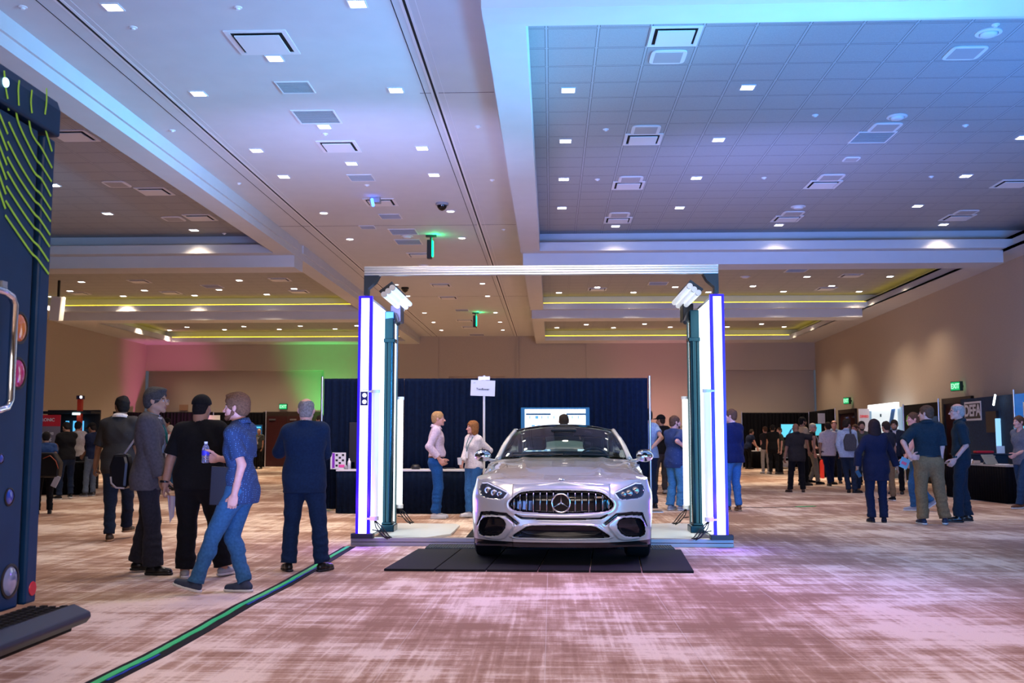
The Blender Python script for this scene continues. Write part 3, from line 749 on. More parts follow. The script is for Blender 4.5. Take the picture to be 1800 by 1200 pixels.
# boot lid, deck
bz = []
for i in range(nC):
    if cols[i, 1] >= 3.95:
        xcs, ycs_, zcs = top[i]; bz.append([(xcs*(-1+2*k/20), ycs_, zcs+.02*(1-(-1+2*k/20)**2)) for k in range(21)])
MB().grid(bz).build('boot_lid', M_paint, car, smooth=True)
# greenhouse
def arc(hw, yc, ys, zc, zs, n=33):      # centre/side values
    return [Vector((hw*u, yc+(ys-yc)*abs(u)**2.2, zc+(zs-zc)*abs(u)**2.4)) for u in [-1+2*k/(n-1) for k in range(n)]]
W0 = arc(.775, 1.62, 1.93, 1.075, 1.045); W1 = arc(.60, 2.42, 2.60, 1.437, 1.375)
def loft(A, B, n=10, bulge=.02, bd=(0, -.4, 1)):
    bd = Vector(bd).normalized(); return [[A[i].lerp(B[i], t/n)+bd*bulge*4*(t/n)*(1-t/n) for i in range(len(A))] for t in range(n+1)]
def glass_mat():
    m, nt, b = new_mat('car_glass'); N, L = nt.nodes, nt.links; N.remove(b)
    out = N['Material Output']; tr = N.new('ShaderNodeBsdfTransparent'); tr.inputs[0].default_value = (.42, .60, .62, 1)
    gl = N.new('ShaderNodeBsdfGlossy'); gl.inputs['Roughness'].default_value = .02; fr = N.new('ShaderNodeFresnel'); fr.inputs[0].default_value = 1.55
    mx = N.new('ShaderNodeMixShader'); L.new(fr.outputs[0], mx.inputs[0]); L.new(tr.outputs[0], mx.inputs[1]); L.new(gl.outputs[0], mx.inputs[2]); L.new(mx.outputs[0], out.inputs[0])
    return m
M_glass = glass_mat()
MB().grid(loft(W0, W1, 12, .035)).build('windshield', M_glass, car, smooth=True)
R1 = arc(.60, 3.35, 3.30, 1.425, 1.36); R2 = arc(.52, 4.05, 3.95, 1.13, 1.10)
MB().grid(loft(W1, R1, 14, .028, (0, 0, 1))).build('roof', mat('roof_glass', (.02, .018, .022), .06, coat=1), car, smooth=True)
MB().grid(loft(R1, [Vector((p.x*1.15, p.y, p.z)) for p in R2], 10, .03, (0, .4, 1))).build('rear_window', M_glass, car, smooth=True)
MB().tube(W1, .014, 8).build('roof_header', M_gblack, car, smooth=True)
for s_ in (-1, 1):
    e = 0 if s_ < 0 else -1
    a0, a1, r1, r2 = W0[e], W1[e], R1[e], R2[e]
    # A pillar + roof rail + C pillar as one swept blade
    pts = [a0+Vector((s_*.02, -.05, -.03)), a0.lerp(a1, .33)+Vector((s_*.022, 0, .014)), a0.lerp(a1, .7)+Vector((s_*.024, 0, .014)), a1+Vector((s_*.026, 0, -.004)), a1.lerp(r1, .5)+Vector((s_*.04, 0, .012)), r1+Vector((s_*.03, 0, -.004)), r1.lerp(r2, .5)+Vector((s_*.06, .02, .03)), r2+Vector((s_*.12, .1, .0))]
    # refine
    fine_ = []
    for i in range(len(pts)-1):
        for k in range(5): fine_.append(pts[i].lerp(pts[i+1], k/5))
    fine_.append(pts[-1])
    MB().tube(fine_, [.036]*10+[.03]*16+[.05]*10, 12).build('pillar', M_paint, car, smooth=True)
    # side glass between belt and rail
    bl = [Vector((s_*.845, y, float(np.interp(y, [1.95, 2.5, 3.6, 3.95], [1.0, 1.02, 1.055, 1.075])))) for y in np.linspace(1.98, 3.95, 15)]
    def rail(y):
        ps_ = fine_
        for p, q in zip(ps_, ps_[1:]):
            if p.y <= y <= q.y: return p.lerp(q, (y-p.y)/(q.y-p.y+1e-9))
        return ps_[-1]
    rl = [rail(v.y+.02*(1)) for v in bl]
    MB().grid([bl, [b.lerp(r_, .5)+Vector((s_*.015, 0, 0)) for b, r_ in zip(bl, rl)], rl]).build('side_window', M_glass, car, smooth=True)
    MB().tube([Vector((s_*.82, 2.95, 1.03)), Vector((s_*.70, 2.98, 1.22)), Vector((s_*.63, 3.0, 1.38))], .03, 8).build('door_pillar', M_gblack, car, smooth=True)
    # shoulder shelf that closes body to glass
    sh = []
    for i in range(nfront, nC-14):
        if 1.68 <= cols[i, 1] <= 4.05: x, y, z = top[i]; sh.append([(s_*x, y, z), (s_*(x-.05), y, z+.005), (s_*(x-.1), y, z-.015)])
    MB().grid(sh).build('door_shoulder', M_paint, car, smooth=True)
    for y in (1.95, 3.0, 3.7): MB().tube([(s_*.958, y, .25), (s_*.968, y, .6), (s_*.955, y, .8), (s_*.905, y, .97)], .004, 5).build('door_seam', M_grey, car)
    for y in (2.7, 3.45): MB().tube([(s_*.955, y, .86), (s_*.975, y+.03, .865), (s_*.975, y+.19, .868), (s_*.955, y+.22, .868)], .014, 8).build('door_handle', M_paint, car, smooth=True)
    # mirrors
    mm = MB(); mm.lathe([(0, -.07), (.05, -.06), (.078, -.02), (.085, .03), (.078, .06), (0, .065)], (0, 0, 0), 'y', 20); 
    o = mm.build('mirror', M_gblack, car, smooth=True); o.location = (s_*.965, 1.80, 1.085); o.scale = (1.15, 1, .78)
    mm = MB().lathe([(.0855, -.0), (.088, .03), (.0815, .062), (0, .067)], (0, 0, 0), 'y', 20); o2 = mm.build('mirror_skullcap', M_chrome, o, smooth=True); o2.rotation_euler = (0, 0, math.pi); o2.location = (0, 0, -.022)
    MB().tube([(s_*.80, 1.86, 1.0), (s_*.87, 1.85, 1.015), (s_*.95, 1.82, 1.045)], [.028, .022, .016], 10).build('mirror_arm', M_paint, car, smooth=True)
    # headlight internals: bright blade and lamps behind glass
    H = [cl(x, y, .4) for x, y in ((186, 556), (222, 553), (300, 584), (362, 611), (334, 648))]
    def on_front(x, z, off=0):
        yv = float(plan_y(np.array([abs(x)]))[0])+.10*float(sst(np.array([z]), .62, .9)[0])**1.5; return Vector((x, yv-off, z))
    def dense(P, n=5): return [tuple((P[i][c]+(P[i+1][c]-P[i][c])*k/n) for c in (0, 1)) for i in range(len(P)-1) for k in range(n)]+[P[-1]]
    hl = MB().tube([on_front((1 if s_ > 0 else -1)*abs(x), z, -.012) for x, z in dense(H)], .007, 8)
    hl.build('daytime_light', mat('drl', (.7, .7, .8), .2, emit=(.7, .75, 1), strength=.25), car, smooth=True)
    for (zx, zy, r_) in ((225, 600, .032), (268, 615, .03), (305, 622, .024)):
        x, z = cl(zx, zy, .4); c_ = on_front(s_*abs(x), z, -.03)
        MB().lathe([(0, -.012), (r_*.5, -.009), (r_, .0), (r_*1.15, -.004), (r_*1.2, .01)], c_, 'y', 20).build('headlamp_lens', M_dchrome, car, smooth=True)
    # wheels
    for ay, r_ in ((AX[0], WR), (AX[1], WR)):
        wm = MB(); cx = s_*.812
        wm.lathe([(.24, -.13), (.31, -.135), (.345, -.115), (WR, -.08), (WR, .08), (.345, .115), (.31, .135), (.24, .13)], (cx, ay, WR), 'x', 40)
        o = wm.build('tyre', M_rubber, car, auto=40)
        rm = MB(); rm.lathe([(0, s_*.06), (.06, s_*.07), (.07, s_*.03)], (cx, ay, WR), 'x', 20); rm.lathe([(.235, s_*.125), (.25, s_*.13), (.25, -.12), (.235, -.12), (.235, s_*.1)], (cx, ay, WR), 'x', 40)
        for k in range(10):
            a = 2*math.pi*k/10; rm.tube([(cx+s_*.05, ay+.05*math.cos(a), WR+.05*math.sin(a)), (cx+s_*.11, ay+.24*math.cos(a), WR+.24*math.sin(a))], [.022, .014], 6)
        rm.build('rim', M_dchrome, o, auto=40)
# chassis underside, dark liner
MB().box(-.72, .45, .17, .72, 4.6, .30).build('underbody', M_black, car)
MB().box(-.88, .1, .185, .88, .5, .2).build('splitter', M_gblack, car)
li = MB()
li.box(-.6, .16, .28, .6, .6, .70); li.build('radiator', M_black, car)
# grille slats, star, badge
gz0, gz1 = cl(c0, 757, .05)[1], cl(c0, 610, .05)[1]; gx1 = abs(cl(352, 690, .05)[0])
sl = MB()
for zx in (384, 424, 467, 512, 556, 600, 643, 738, 785, 829, 874, 920, 964, 1004):
    x = (zx-c0)/3.75/1780*CY*1.0; n = 9
    # vertical extent inside the opening
    zz = np.linspace(gz0-.02, gz1+.02, 60); sdv = poly_sdf(np.full(60, -abs(x)), zz, G_grille); ok = zz[sdv < -.004]
    if len(ok) == 0: continue
    a, b = ok.min(), ok.max(); yv = float(plan_y(np.array([abs(x)]))[0])+.02
    pts = [(x, yv+.022*abs(2*t-1)**3+.10*float(sst(np.array([a+(b-a)*t]), .62, .82)[0])**1.5*.8, a+(b-a)*t) for t in [k/n for k in range(n+1)]]
    f = MB().tube(pts, .0085, 8); f.build('grille_slat', M_dchrome, car, smooth=True)
ex, ez = 0.0, cl(c0, 690, .0)[1]; er = 59/3.75/1780*CY
sb = MB().lathe([(0, 0), (er*.9, 0), (er*.9, .01), (0, .012)], (ex, .012, ez), 'y', 40); emb = sb.build('emblem', M_gblack, car, auto=40)
rg = MB().tube([(ex+er*math.cos(a), .004, ez+er*math.sin(a)) for a in [2*math.pi*k/48 for k in range(48)]], .0095, 10, closed=True); rg.build('emblem_ring', M_chrome, emb, smooth=True)
st = MB()
for k in range(3):
    a = math.pi/2+2*math.pi*k/3; tip = Vector((ex+er*.95*math.cos(a), .0, ez+er*.95*math.sin(a)))
    l, r_ = a+math.pi/3, a-math.pi/3; pl = Vector((ex+er*.17*math.cos(l), .004, ez+er*.17*math.sin(l))); pr = Vector((ex+er*.17*math.cos(r_), .004, ez+er*.17*math.sin(r_)))
    c_ = Vector((ex, -.012, ez)); st.add([tip, pl, pr, c_], [(0, 1, 3), (0, 3, 2), (0, 2, 1)])
st.build('emblem_star', M_chrome, emb)
bx_ = (942-c0)/3.75/1780*CY
MB().box(bx_-.045, .055, .672, bx_+.045, .065, .69).build('grille_badge', M_chrome, car)
MB().lathe([(0, .018), (.03, .014), (.034, .0)], (0, .2, hood_z(.2)-.003), 'z', 20).build('bonnet_badge', M_chrome, car, smooth=True)
# grid behind the lower intake
f = MB()
for k in range(29): x = -.42+k*.03; f.box(x-.003, .13, .30, x+.003, .14, .47)
for k in range(4): f.box(-.45, .125, .32+k*.045, .45, .135, .326+k*.045)
f.build('intake_grid', mat('grid_blue', (.02, .035, .045), .4), car)
for s_ in (-1, 1):
    for k in range(3):
        f = MB().tube([(s_*.62, .22, .40+k*.045), (s_*.75, .32, .40+k*.045), (s_*.86, .5, .40+k*.045)], .007, 6); f.build('intake_fin', M_gblack, car, smooth=True)
# interior
M_leather = mat('leather_dark', (.035, .045, .05), .5)
for s_ in (-1, 1):
    f = MB().box(-.24, 2.45, .35, .24, 2.95, .55); f.build('seat_cushion', M_leather, car, bevel=.05).location.x = s_*.38
    f = MB().prism([(-.25, .5), (.25, .5), (.26, .95), (.17, 1.1), (-.17, 1.1), (-.26, .95)], lambda u, v, w_: (u, w_+(v-.5)*.22, v), 2.86, 2.98); f.build('seat_back', M_leather, car, bevel=.03).location.x = s_*.38
    f = MB().box(-.14, 3.02, 1.12, .14, 3.12, 1.30); f.build('headrest', M_leather, car, bevel=.045).location.x = s_*.38
f = MB().prism([(1.55, .98), (1.95, 1.035), (2.15, 1.0), (2.2, .8), (1.6, .8)], lambda u, v, w_: (w_, u, v), -.72, .72); f.build('dashboard', mat('dash', (.03, .03, .035), .6), car)
sw = MB().tube([(.37+.185*math.cos(a), 2.3+.05*math.sin(a), .99+.165*math.sin(a)) for a in [2*math.pi*k/36 for k in range(36)]], .014, 10, closed=True); sw.box(.22, 2.29, .975, .52, 2.31, .995); sw.build('steering_wheel', mat('wheel_grey', (.08, .08, .09), .4), car, auto=50)
MB().box(-.13, 2.30, 1.30, .13, 2.34, 1.37).build('rear_view_mirror', M_black, car, bevel=.02)
MB().box(-.16, 2.2, 1.36, .16, 2.5, 1.40).build('sensor_housing', M_black, car, bevel=.02)
MB().box(-.62, 3.75, .4, .62, 3.9, 1.0).build('rear_bench', M_leather, car, bevel=.05)
f = MB().tube([(-.6, 1.75, 1.075), (-.35, 1.70, 1.09), (0.0, 1.62, 1.09)], .007, 5); f.tube([(.02, 1.62, 1.09), (.3, 1.66, 1.09), (.6, 1.77, 1.075)], .007, 5); f.build('wiper', M_black, car)

# ------------------------------------------------------------------ people: bodies as blended distance fields, meshed with surface nets
def surface_net(D, org, h):
    s = D < 0; nx, ny, nz = D.shape
    c = [D[i:nx-1+i, j:ny-1+j, k:nz-1+k] for i in (0, 1) for j in (0, 1) for k in (0, 1)]
    S = np.stack([q < 0 for q in c]); act = S.any(0) & ~S.all(0); idx = np.full(act.shape, -1); I = np.argwhere(act); n = len(I)
    if n == 0: return np.zeros((0, 3)), np.zeros((0, 4), int)
    idx[tuple(I.T)] = np.arange(n); C = np.stack([q[act] for q in c])        # 8 x n
    corners = np.array([(i, j, k) for i in (0, 1) for j in (0, 1) for k in (0, 1)], float)
    P = np.zeros((n, 3)); W = np.zeros(n)
    for a in range(8):
        for b in range(a+1, 8):
            if np.abs(corners[a]-corners[b]).sum() != 1: continue
            da, db = C[a], C[b]; m = (da < 0) != (db < 0); t = np.where(m, da/(da-db+1e-12), 0)
            P[m] += (corners[a]+(corners[b]-corners[a])*t[:, None])[m]; W += m
    P = (I+P/W[:, None])*h+org
    F = []
    for ax in range(3):
        sl0 = [slice(None)]*3; sl1 = [slice(None)]*3; sl0[ax] = slice(0, -1); sl1[ax] = slice(1, None)
        e = s[tuple(sl0)] != s[tuple(sl1)]; inn = s[tuple(sl0)]; o = [a for a in range(3) if a != ax]
        E_ = np.argwhere(e); ok = (E_[:, o[0]] > 0)&(E_[:, o[1]] > 0)&(E_[:, o[0]] < D.shape[o[0]]-1)&(E_[:, o[1]] < D.shape[o[1]]-1)
        E_ = E_[ok]; fl = inn[tuple(E_.T)]
        def at(d0, d1):
            q = E_.copy(); q[:, o[0]] -= d0; q[:, o[1]] -= d1; return idx[tuple(q.T)]
        quad = np.stack([at(1, 1), at(0, 1), at(0, 0), at(1, 0)], 1)
        if ax == 1: fl = ~fl
        quad = np.where(fl[:, None], quad, quad[:, ::-1]); F.append(quad)
    return P, np.concatenate(F)

class Field:
    def __init__(s, lo, hi, h):
        s.h = h; s.lo = np.array(lo, float)-2*h; n = np.ceil((np.array(hi)-s.lo)/h).astype(int)+3
        s.ax = [s.lo[i]+h*np.arange(n[i]) for i in range(3)]; s.D = np.full(n, .5, np.float32)
    def sub(s, lo, hi, m):
        sl = []
        for i in range(3):
            a = max(0, int((lo[i]-m-s.lo[i])/s.h)); b = min(s.D.shape[i], int((hi[i]+m-s.lo[i])/s.h)+2)
            if a >= b: return None, None
            sl.append(slice(a, b))
        sl = tuple(sl); return sl, [g for g in np.meshgrid(*[s.ax[i][sl[i]] for i in range(3)], indexing='ij', sparse=True)]
    def comb(s, sl, d, k, op):
        A = s.D[sl]
        if op == '-':
            h_ = np.clip(.5-.5*(A+d)/k, 0, 1); s.D[sl] = A*(1-h_)-d*h_+k*h_*(1-h_)
        elif k <= 0: s.D[sl] = np.minimum(A, d)
        else:
            h_ = np.clip(.5+.5*(A-d)/k, 0, 1); s.D[sl] = A*(1-h_)+d*h_-k*h_*(1-h_)
    def cone(s, a, b, ra, rb, k=.02, sq=(1, 1, 1), op='+', clip=None, rot=None):
        a, b = np.array(a, float), np.array(b, float); r = max(ra, rb); sqa = np.array(sq, float)
        lo, hi = np.minimum(a, b)-r*sqa.max(), np.maximum(a, b)+r*sqa.max(); sl, G = s.sub(lo, hi, k+2*s.h)
        if sl is None: return
        X = [(G[i]-a[i])/sqa[i] for i in range(3)]; e = (b-a)/sqa; L2 = e@e+1e-12
        t = np.clip((X[0]*e[0]+X[1]*e[1]+X[2]*e[2])/L2, 0, 1)
        d = np.sqrt((X[0]-t*e[0])**2+(X[1]-t*e[1])**2+(X[2]-t*e[2])**2)-(ra+(rb-ra)*t)
        d = d*sqa.min() if sqa.min() < 1 else d
        if clip:                    # list of (point, normal): keep the side the normal points away from
            for p, n in clip:
                n = np.array(n, float); n /= np.linalg.norm(n); pl = sum((G[i]-p[i])*n[i] for i in range(3)); d = np.maximum(d, pl)
        s.comb(sl, d.astype(np.float32), k, op)
    def ell(s, c, r, k=.02, rot=None, op='+', clip=None):
        c = np.array(c, float); r = np.array(r, float); R_ = r.max(); sl, G = s.sub(c-R_, c+R_, k+2*s.h)
        if sl is None: return
        X = [G[i]-c[i] for i in range(3)]
        if rot is not None: X = [sum(rot[j][i]*X[j] for j in range(3)) for i in range(3)]     # rot columns = axes
        q = np.sqrt(sum((X[i]/r[i])**2 for i in range(3))); g = np.sqrt(sum((X[i]/r[i]**2)**2 for i in range(3)))+1e-9
        d = q*(q-1)/g
        if clip:
            for p, n in clip:
                n = np.array(n, float); n /= np.linalg.norm(n); pl = sum((G[i]-p[i])*n[i] for i in range(3)); d = np.maximum(d, pl)
        s.comb(sl, d.astype(np.float32), k, op)
    def cut(s, p, n, lo=None, hi=None):      # remove everything on the side n points to
        n = np.array(n, float); n /= np.linalg.norm(n)
        if lo is None: sl = (slice(None),)*3; G = np.meshgrid(*s.ax, indexing='ij', sparse=True)
        else: sl, G = s.sub(lo, hi, 0)
        if sl is None: return
        pl = sum((G[i]-p[i])*n[i] for i in range(3)); s.D[sl] = np.maximum(s.D[sl], pl.astype(np.float32))
    def wrinkle(s, amp, seed, fz=22, fx=14, zlo=-9, zhi=9):
        rs = np.random.RandomState(abs(int(seed)) % 100000); G = np.meshgrid(*s.ax, indexing='ij', sparse=True); w_ = 0
        for i in range(5):
            kx, ky, kz = rs.uniform(-fx, fx), rs.uniform(-fx, fx), rs.uniform(.5, 1.6)*fz; ph = kx*G[0]+ky*G[1]+kz*G[2]+rs.uniform(0, 6)+1.6*np.sin(G[0]*11+G[2]*9+i); env = .5+.5*np.sin(G[2]*(5+2*i)+G[0]*7+i*2.1); w_ = w_+(1.2-2*np.abs(np.sin(ph*.5)))*env*-1
        m = (G[2] > zlo)&(G[2] < zhi); s.D += (amp*w_/2.2*m).astype(np.float32)
    def mesh(s): return surface_net(s.D, s.lo, s.h)

def np_mesh(name, parts, mats, parent=None, smooth=True):
    """parts: list of (P, F, material index)"""
    Vv = np.concatenate([p for p, f, m in parts]); off = 0; Fs = []; Ms = []
    for p, f, m in parts: Fs.append(f+off); off += len(p); Ms.append(np.full(len(f), m) if np.isscalar(m) else m)
    Fa = np.concatenate(Fs); Ma = np.concatenate(Ms); me = bpy.data.meshes.new(name)
    me.vertices.add(len(Vv)); me.vertices.foreach_set('co', Vv.astype(np.float32).ravel()); n = len(Fa)
    me.loops.add(4*n); me.loops.foreach_set('vertex_index', Fa.astype(np.int32).ravel()); me.polygons.add(n)
    me.polygons.foreach_set('loop_start', (np.arange(n)*4).astype(np.int32)); 
    for m_ in (mats if isinstance(mats, (list, tuple)) else [mats]): me.materials.append(m_)
    me.update(calc_edges=True); me.validate(); 
    if len(me.polygons) == n:
        me.polygons.foreach_set('material_index', Ma.astype(np.int32)); me.polygons.foreach_set('use_smooth', np.full(n, smooth))
    me.update(); o = bpy.data.objects.new(name, me); link(o)
    if parent: o.parent = parent
    return o

def ik(a, b, l1, l2, hint):
    a, b, hint = Vector(a), Vector(b), Vector(hint); d = b-a; L = min(d.length, (l1+l2)*.998); dn = d.normalized(); b = a+dn*L
    x = (l1*l1-l2*l2+L*L)/(2*L); h_ = math.sqrt(max(0, l1*l1-x*x)); hp = hint-dn*hint.dot(dn)
    if hp.length < 1e-6: hp = Vector((0, 1, 0))
    return a+dn*x+hp.normalized()*h_, b

SK = {'light': (.58, .32, .23), 'pink': (.62, .32, .25), 'tan': (.40, .21, .13), 'brown': (.25, .125, .075), 'asian': (.50, .30, .19), 'dark': (.14, .07, .045)}
def skin_m(k): return mat('skin_'+k, SK[k], .5, noise=.07, nscale=25, spec=.35)
def lips_m(k): return mat('lips_'+k, tuple(v*f for v, f in zip(SK[k], (.8, .5, .5))), .45)
M_eye = mat('eye_white', (.7, .68, .66), .2); M_iris = mat('iris', (.05, .03, .02), .1)
def cloth(name, col=None, noise=.18, nscale=45, sheen=.1, rough=.85): return mat(name, col, rough, noise=noise, nscale=nscale, bump=.25, bscale=260, sheen=sheen*.3, spec=.15)
def pattern_mat(name, base=None, dot=None, scale=42, thr=.24):
    if name in MATS: return MATS[name]
    m, nt, b = new_mat(name); MATS[name] = m; N, L = nt.nodes, nt.links
    tc = N.new('ShaderNodeTexCoord'); v = N.new('ShaderNodeTexVoronoi'); v.inputs['Scale'].default_value = scale; v.inputs['Randomness'].default_value = .35; L.new(tc.outputs['Object'], v.inputs['Vector'])
    c = N.new('ShaderNodeMath'); c.operation = 'LESS_THAN'; c.inputs[1].default_value = thr; L.new(v.outputs['Distance'], c.inputs[0])
    mx = N.new('ShaderNodeMix'); mx.data_type = 'RGBA'; L.new(c.outputs[0], mx.inputs[0]); mx.inputs[6].default_value = (*base, 1); mx.inputs[7].default_value = (*dot, 1)
    L.new(mx.outputs[2], b.inputs['Base Color']); b.inputs['Roughness'].default_value = .8
    return m

def hand(F, wrist, d, n, side, curl=.5, k=.006, sc=1.0, spread=.12):
    """wrist point, d finger direction, n palm normal (the way fingers curl), side: thumb direction along the palm width"""
    d, n = Vector(d).normalized(), Vector(n); n = (n-d*n.dot(d)).normalized(); t = d.cross(n).normalized()
    if t.dot(Vector(side)) < 0: t = -t
    w_ = Vector(wrist); rot = np.array([list(t), list(n), list(d)]).T
    c = w_+d*.045*sc; F.ell(tuple(c), (.042*sc, .016*sc, .056*sc), .012, rot)
    F.ell(tuple(w_+d*.07*sc), (.043*sc, .013*sc, .026*sc), .01, rot)
    for i, (o_, l_, r_) in enumerate(((.030, .072, .0088), (.010, .080, .009), (-.011, .074, .0088), (-.030, .058, .0078))):
        p = w_+d*.088*sc+t*o_*sc; ang = .15+curl*.45+.06*i*curl; dd = d+t*(o_*spread*6)
        for j, f in enumerate((.45, .31, .24)):
            dn = (dd*math.cos(ang)+n*math.sin(ang)).normalized(); q = p+dn*l_*f*sc
            F.cone(tuple(p), tuple(q), r_*sc*(1-.1*j), r_*sc*(.93-.1*j), k); p = q; ang += curl*1.15
    p = w_+d*.03*sc+t*.03*sc+n*.006
    for j, (l_, da) in enumerate(((.042, .75), (.03, .45), (.024, .25))):
        dn = (d*math.cos(da)+t*math.sin(da)+n*curl*.55*(1+.3*j)).normalized(); q = p+dn*l_*sc; F.cone(tuple(p), tuple(q), (.0125-.0012*j)*sc, (.0115-.0012*j)*sc, k+.003); p = q

def person(label, loc, head, h=1.76, fat=1.0, fem=False, skin='light', hair=('short', (.05, .03, .02)), top=('tshirt', 'cloth'), sleeve=.55, bottom=None, hem=.90,
           shoes=None, sole=None, armL=None, armR=None, footL=None, footR=None, turn=0, nod=0, lean=0, res=.010, q=1, loose=0., group=None, bootcut=0., sway=0., hipz=.95,
           collar=None, glasses=False, beard=None, lanyard=None, jacket=None, belt=None, kneeL=None, kneeR=None, cap=None, seat=False, handL=.5, handR=.5, legw=1., wr=.0085, sk=1):
    """local frame: faces +y, right hand at +x, reference height 1.78; head = heading in degrees (0 away from the camera, 90 towards image left)"""
    S = h/1.78; P = thing('person', label, 'person', loc, R(head), group); P.scale = (S, S, S)
    dark = bottom
    hips = Vector((sway, 0, hipz)); chest = Vector((sway*.6, lean*.30+.0, hipz+.36)); nb = Vector((sway*.3, lean*.50, hipz+.55)); hc = nb+Vector((0, .035+lean*.12+.05*nod, .155-.03*nod))
    sw = (.168 if not fem else .148)*(1+.35*(fat-1)); fl = fat
    sh = {-1: Vector((sway*.4-sw, lean*.47, hipz+.478)), 1: Vector((sway*.4+sw, lean*.47, hipz+.495))}
    armL = armL or ((-sw-.055-.06*(fat-1), .05, .88), (-.1, -1, 0)); armR = armR or ((sw+.055+.06*(fat-1), .05, .88), (.1, -1, 0))
    UA, FA = .29, .255; el, wrs = {}, {}
    for s_, a in ((-1, armL), (1, armR)): el[s_], wrs[s_] = ik(sh[s_], a[0], UA, FA, a[1])
    TL, SL = .422, .418
    hp = {-1: hips+Vector((-.095*(1+.3*(fat-1)), 0, -.03)), 1: hips+Vector((.095*(1+.3*(fat-1)), 0, -.03))}
    fL = footL or (-.12, 0, .085, 8); fR = footR or (.12, 0, .085, -8); kn, an = {}, {}
    for s_, f, kh in ((-1, fL, kneeL), (1, fR, kneeR)): kn[s_], an[s_] = ik(hp[s_], f[:3], TL, SL, kh or (s_*.15, 1, 0))
    ft = {-1: fL, 1: fR}
    # ---- head frame
    ty = R(turn); cz, sz = math.cos(ty), math.sin(ty); tn = nod*.6; cn, sn = math.cos(tn), math.sin(tn)
    ax = Vector((cz, sz, 0)); ay = Vector((-sz*cn, cz*cn, -sn)); az = ax.cross(ay)
    hr = np.array([list(ax), list(ay), list(az)]).T
    def hp_(x, y, z): return tuple(hc+ax*x+ay*y+az*z)
    def headf(F, infl=0):
        m = 1.0
        F.ell(hp_(0, -.014, .034), (.076+infl, .096+infl, .086+infl), .01, hr)
        F.ell(hp_(0, .030, -.025), (.062+infl, .062+infl, .078+infl), .02, hr)
        jw = .9 if fem else 1.0+.5*(fat-1)*.6
        for s_ in (-1, 1):
            F.cone(hp_(s_*.048*jw, -.005, -.052), hp_(s_*.018, .068, -.092), .020*jw+infl, .017+infl, .02)
            F.ell(hp_(s_*.043, .056, -.022), (.020, .018, .018), .018, hr)
            F.ell(hp_(s_*.079, -.008, -.006), (.009, .019, .031), .008, hr)
            F.ell(hp_(s_*.086, -.016, .0), (.006, .013, .024), .006, hr)
        F.ell(hp_(0, .072, -.096), (.02, .018, .016), .018, hr)
    # ---- body mesh
    hres = min(res, .0045) if q >= 2 else (min(res, .007) if q == 1 else .010)
    mats = [skin_m(skin), lips_m(skin), M_eye, M_iris, mat('brow_%s' % hair[0], tuple(hair[1]), .8) if False else mat('brow', (.06, .04, .03), .9)]
    parts = []
    F = Field(tuple(hc-Vector((.13, .15, .2))), tuple(hc+Vector((.13, .15, .15))), hres); headf(F)
    F.cone(hp_(-.034, .078, .018), hp_(.034, .078, .018), .0095, .0095, .012)
    for s_ in (-1, 1): F.ell(hp_(s_*.032, .096, -.001), (.017, .016, .012), .012, hr, op='-')
    F.cone(hp_(0, .086, .004), hp_(0, .112, -.032), .0075, .0105, .008)
    for s_ in (-1, 1): F.ell(hp_(s_*.011, .101, -.036), (.008, .010, .008), .005, hr)
    F.cone(hp_(-.018, .088, -.058), hp_(.018, .088, -.058), .006, .006, .006); F.cone(hp_(-.015, .088, -.067), hp_(.015, .088, -.067), .0065, .0065, .004)
    F.cone(hp_(-.017, .0945, -.0625), hp_(.017, .0945, -.0625), .0022, .0022, .003, op='-')
    nr = .056*(1+.45*(fat-1)) if not fem else .047
    F.cone(hp_(0, -.022, -.05), tuple(nb+Vector((0, -.005, -.06))), nr, nr*1.12, .03)
    if fat > 1.2: F.ell(hp_(0, -.055, -.085), (.055, .04, .04), .03, hr)
    p_, f_ = F.mesh(); mi_ = np.zeros(len(f_), int)
    if q >= 1:
        fc = p_[f_].mean(1)-np.array(hc); loc_ = fc@hr
        lip = (np.abs(loc_[:, 0]) < .021)&(loc_[:, 1] > .087)&(np.abs(loc_[:, 2]+.0625) < .0095); mi_[lip] = 1
        br = (np.abs(np.abs(loc_[:, 0])-.032) < .019)&(loc_[:, 1] > .07)&(np.abs(loc_[:, 2]-.021-.004*np.cos((np.abs(loc_[:, 0])-.03)*60)) < .0045); mi_[br] = 4
    parts.append((p_, f_, mi_))
    # torso, arms, legs (mostly under the clothes)
    rx = .150*fl; allp = [hips, chest, nb, *sh.values(), *el.values(), *wrs.values(), *kn.values(), *an.values()]
    def bounds(ps, m): return tuple(min(p[i] for p in ps)-m for i in range(3)), tuple(max(p[i] for p in ps)+m for i in range(3))
    def torso(F, g=0., k=.05, hemz=None, w_=0):
        fy = .62+.16*(fl-1)
        bel = max(0, fl-1)
        F.cone(tuple(hips+Vector((0, -.005, -.01))), tuple(hips+Vector((0, lean*.08, .08))), (.158 if not fem else .165)*(.35+.65*fl)+g, (.145 if not fem else .13)*fl+g, k, (1, .70, .8))
        F.cone(tuple(hips+Vector((0, .01+bel*.04+lean*.1, .10))), tuple(chest+Vector((0, .005, -.04))), (.142 if not fem else .125)*fl+g, (.158 if not fem else .138)*(.3+.7*fl)+g, k, (1, .66+.12*bel, .9))
        F.cone(tuple(chest+Vector((-.07, 0, .03))), tuple(chest+Vector((.07, 0, .03))), .112*(.5+.5*fl)+g, .112*(.5+.5*fl)+g, k, (1, .92, 1.15))
        if bel: F.ell(tuple(hips+Vector((0, .02+.08*bel+lean*.1, .13))), (.135*fl+g, .105+.10*bel+g, .13+g), k)
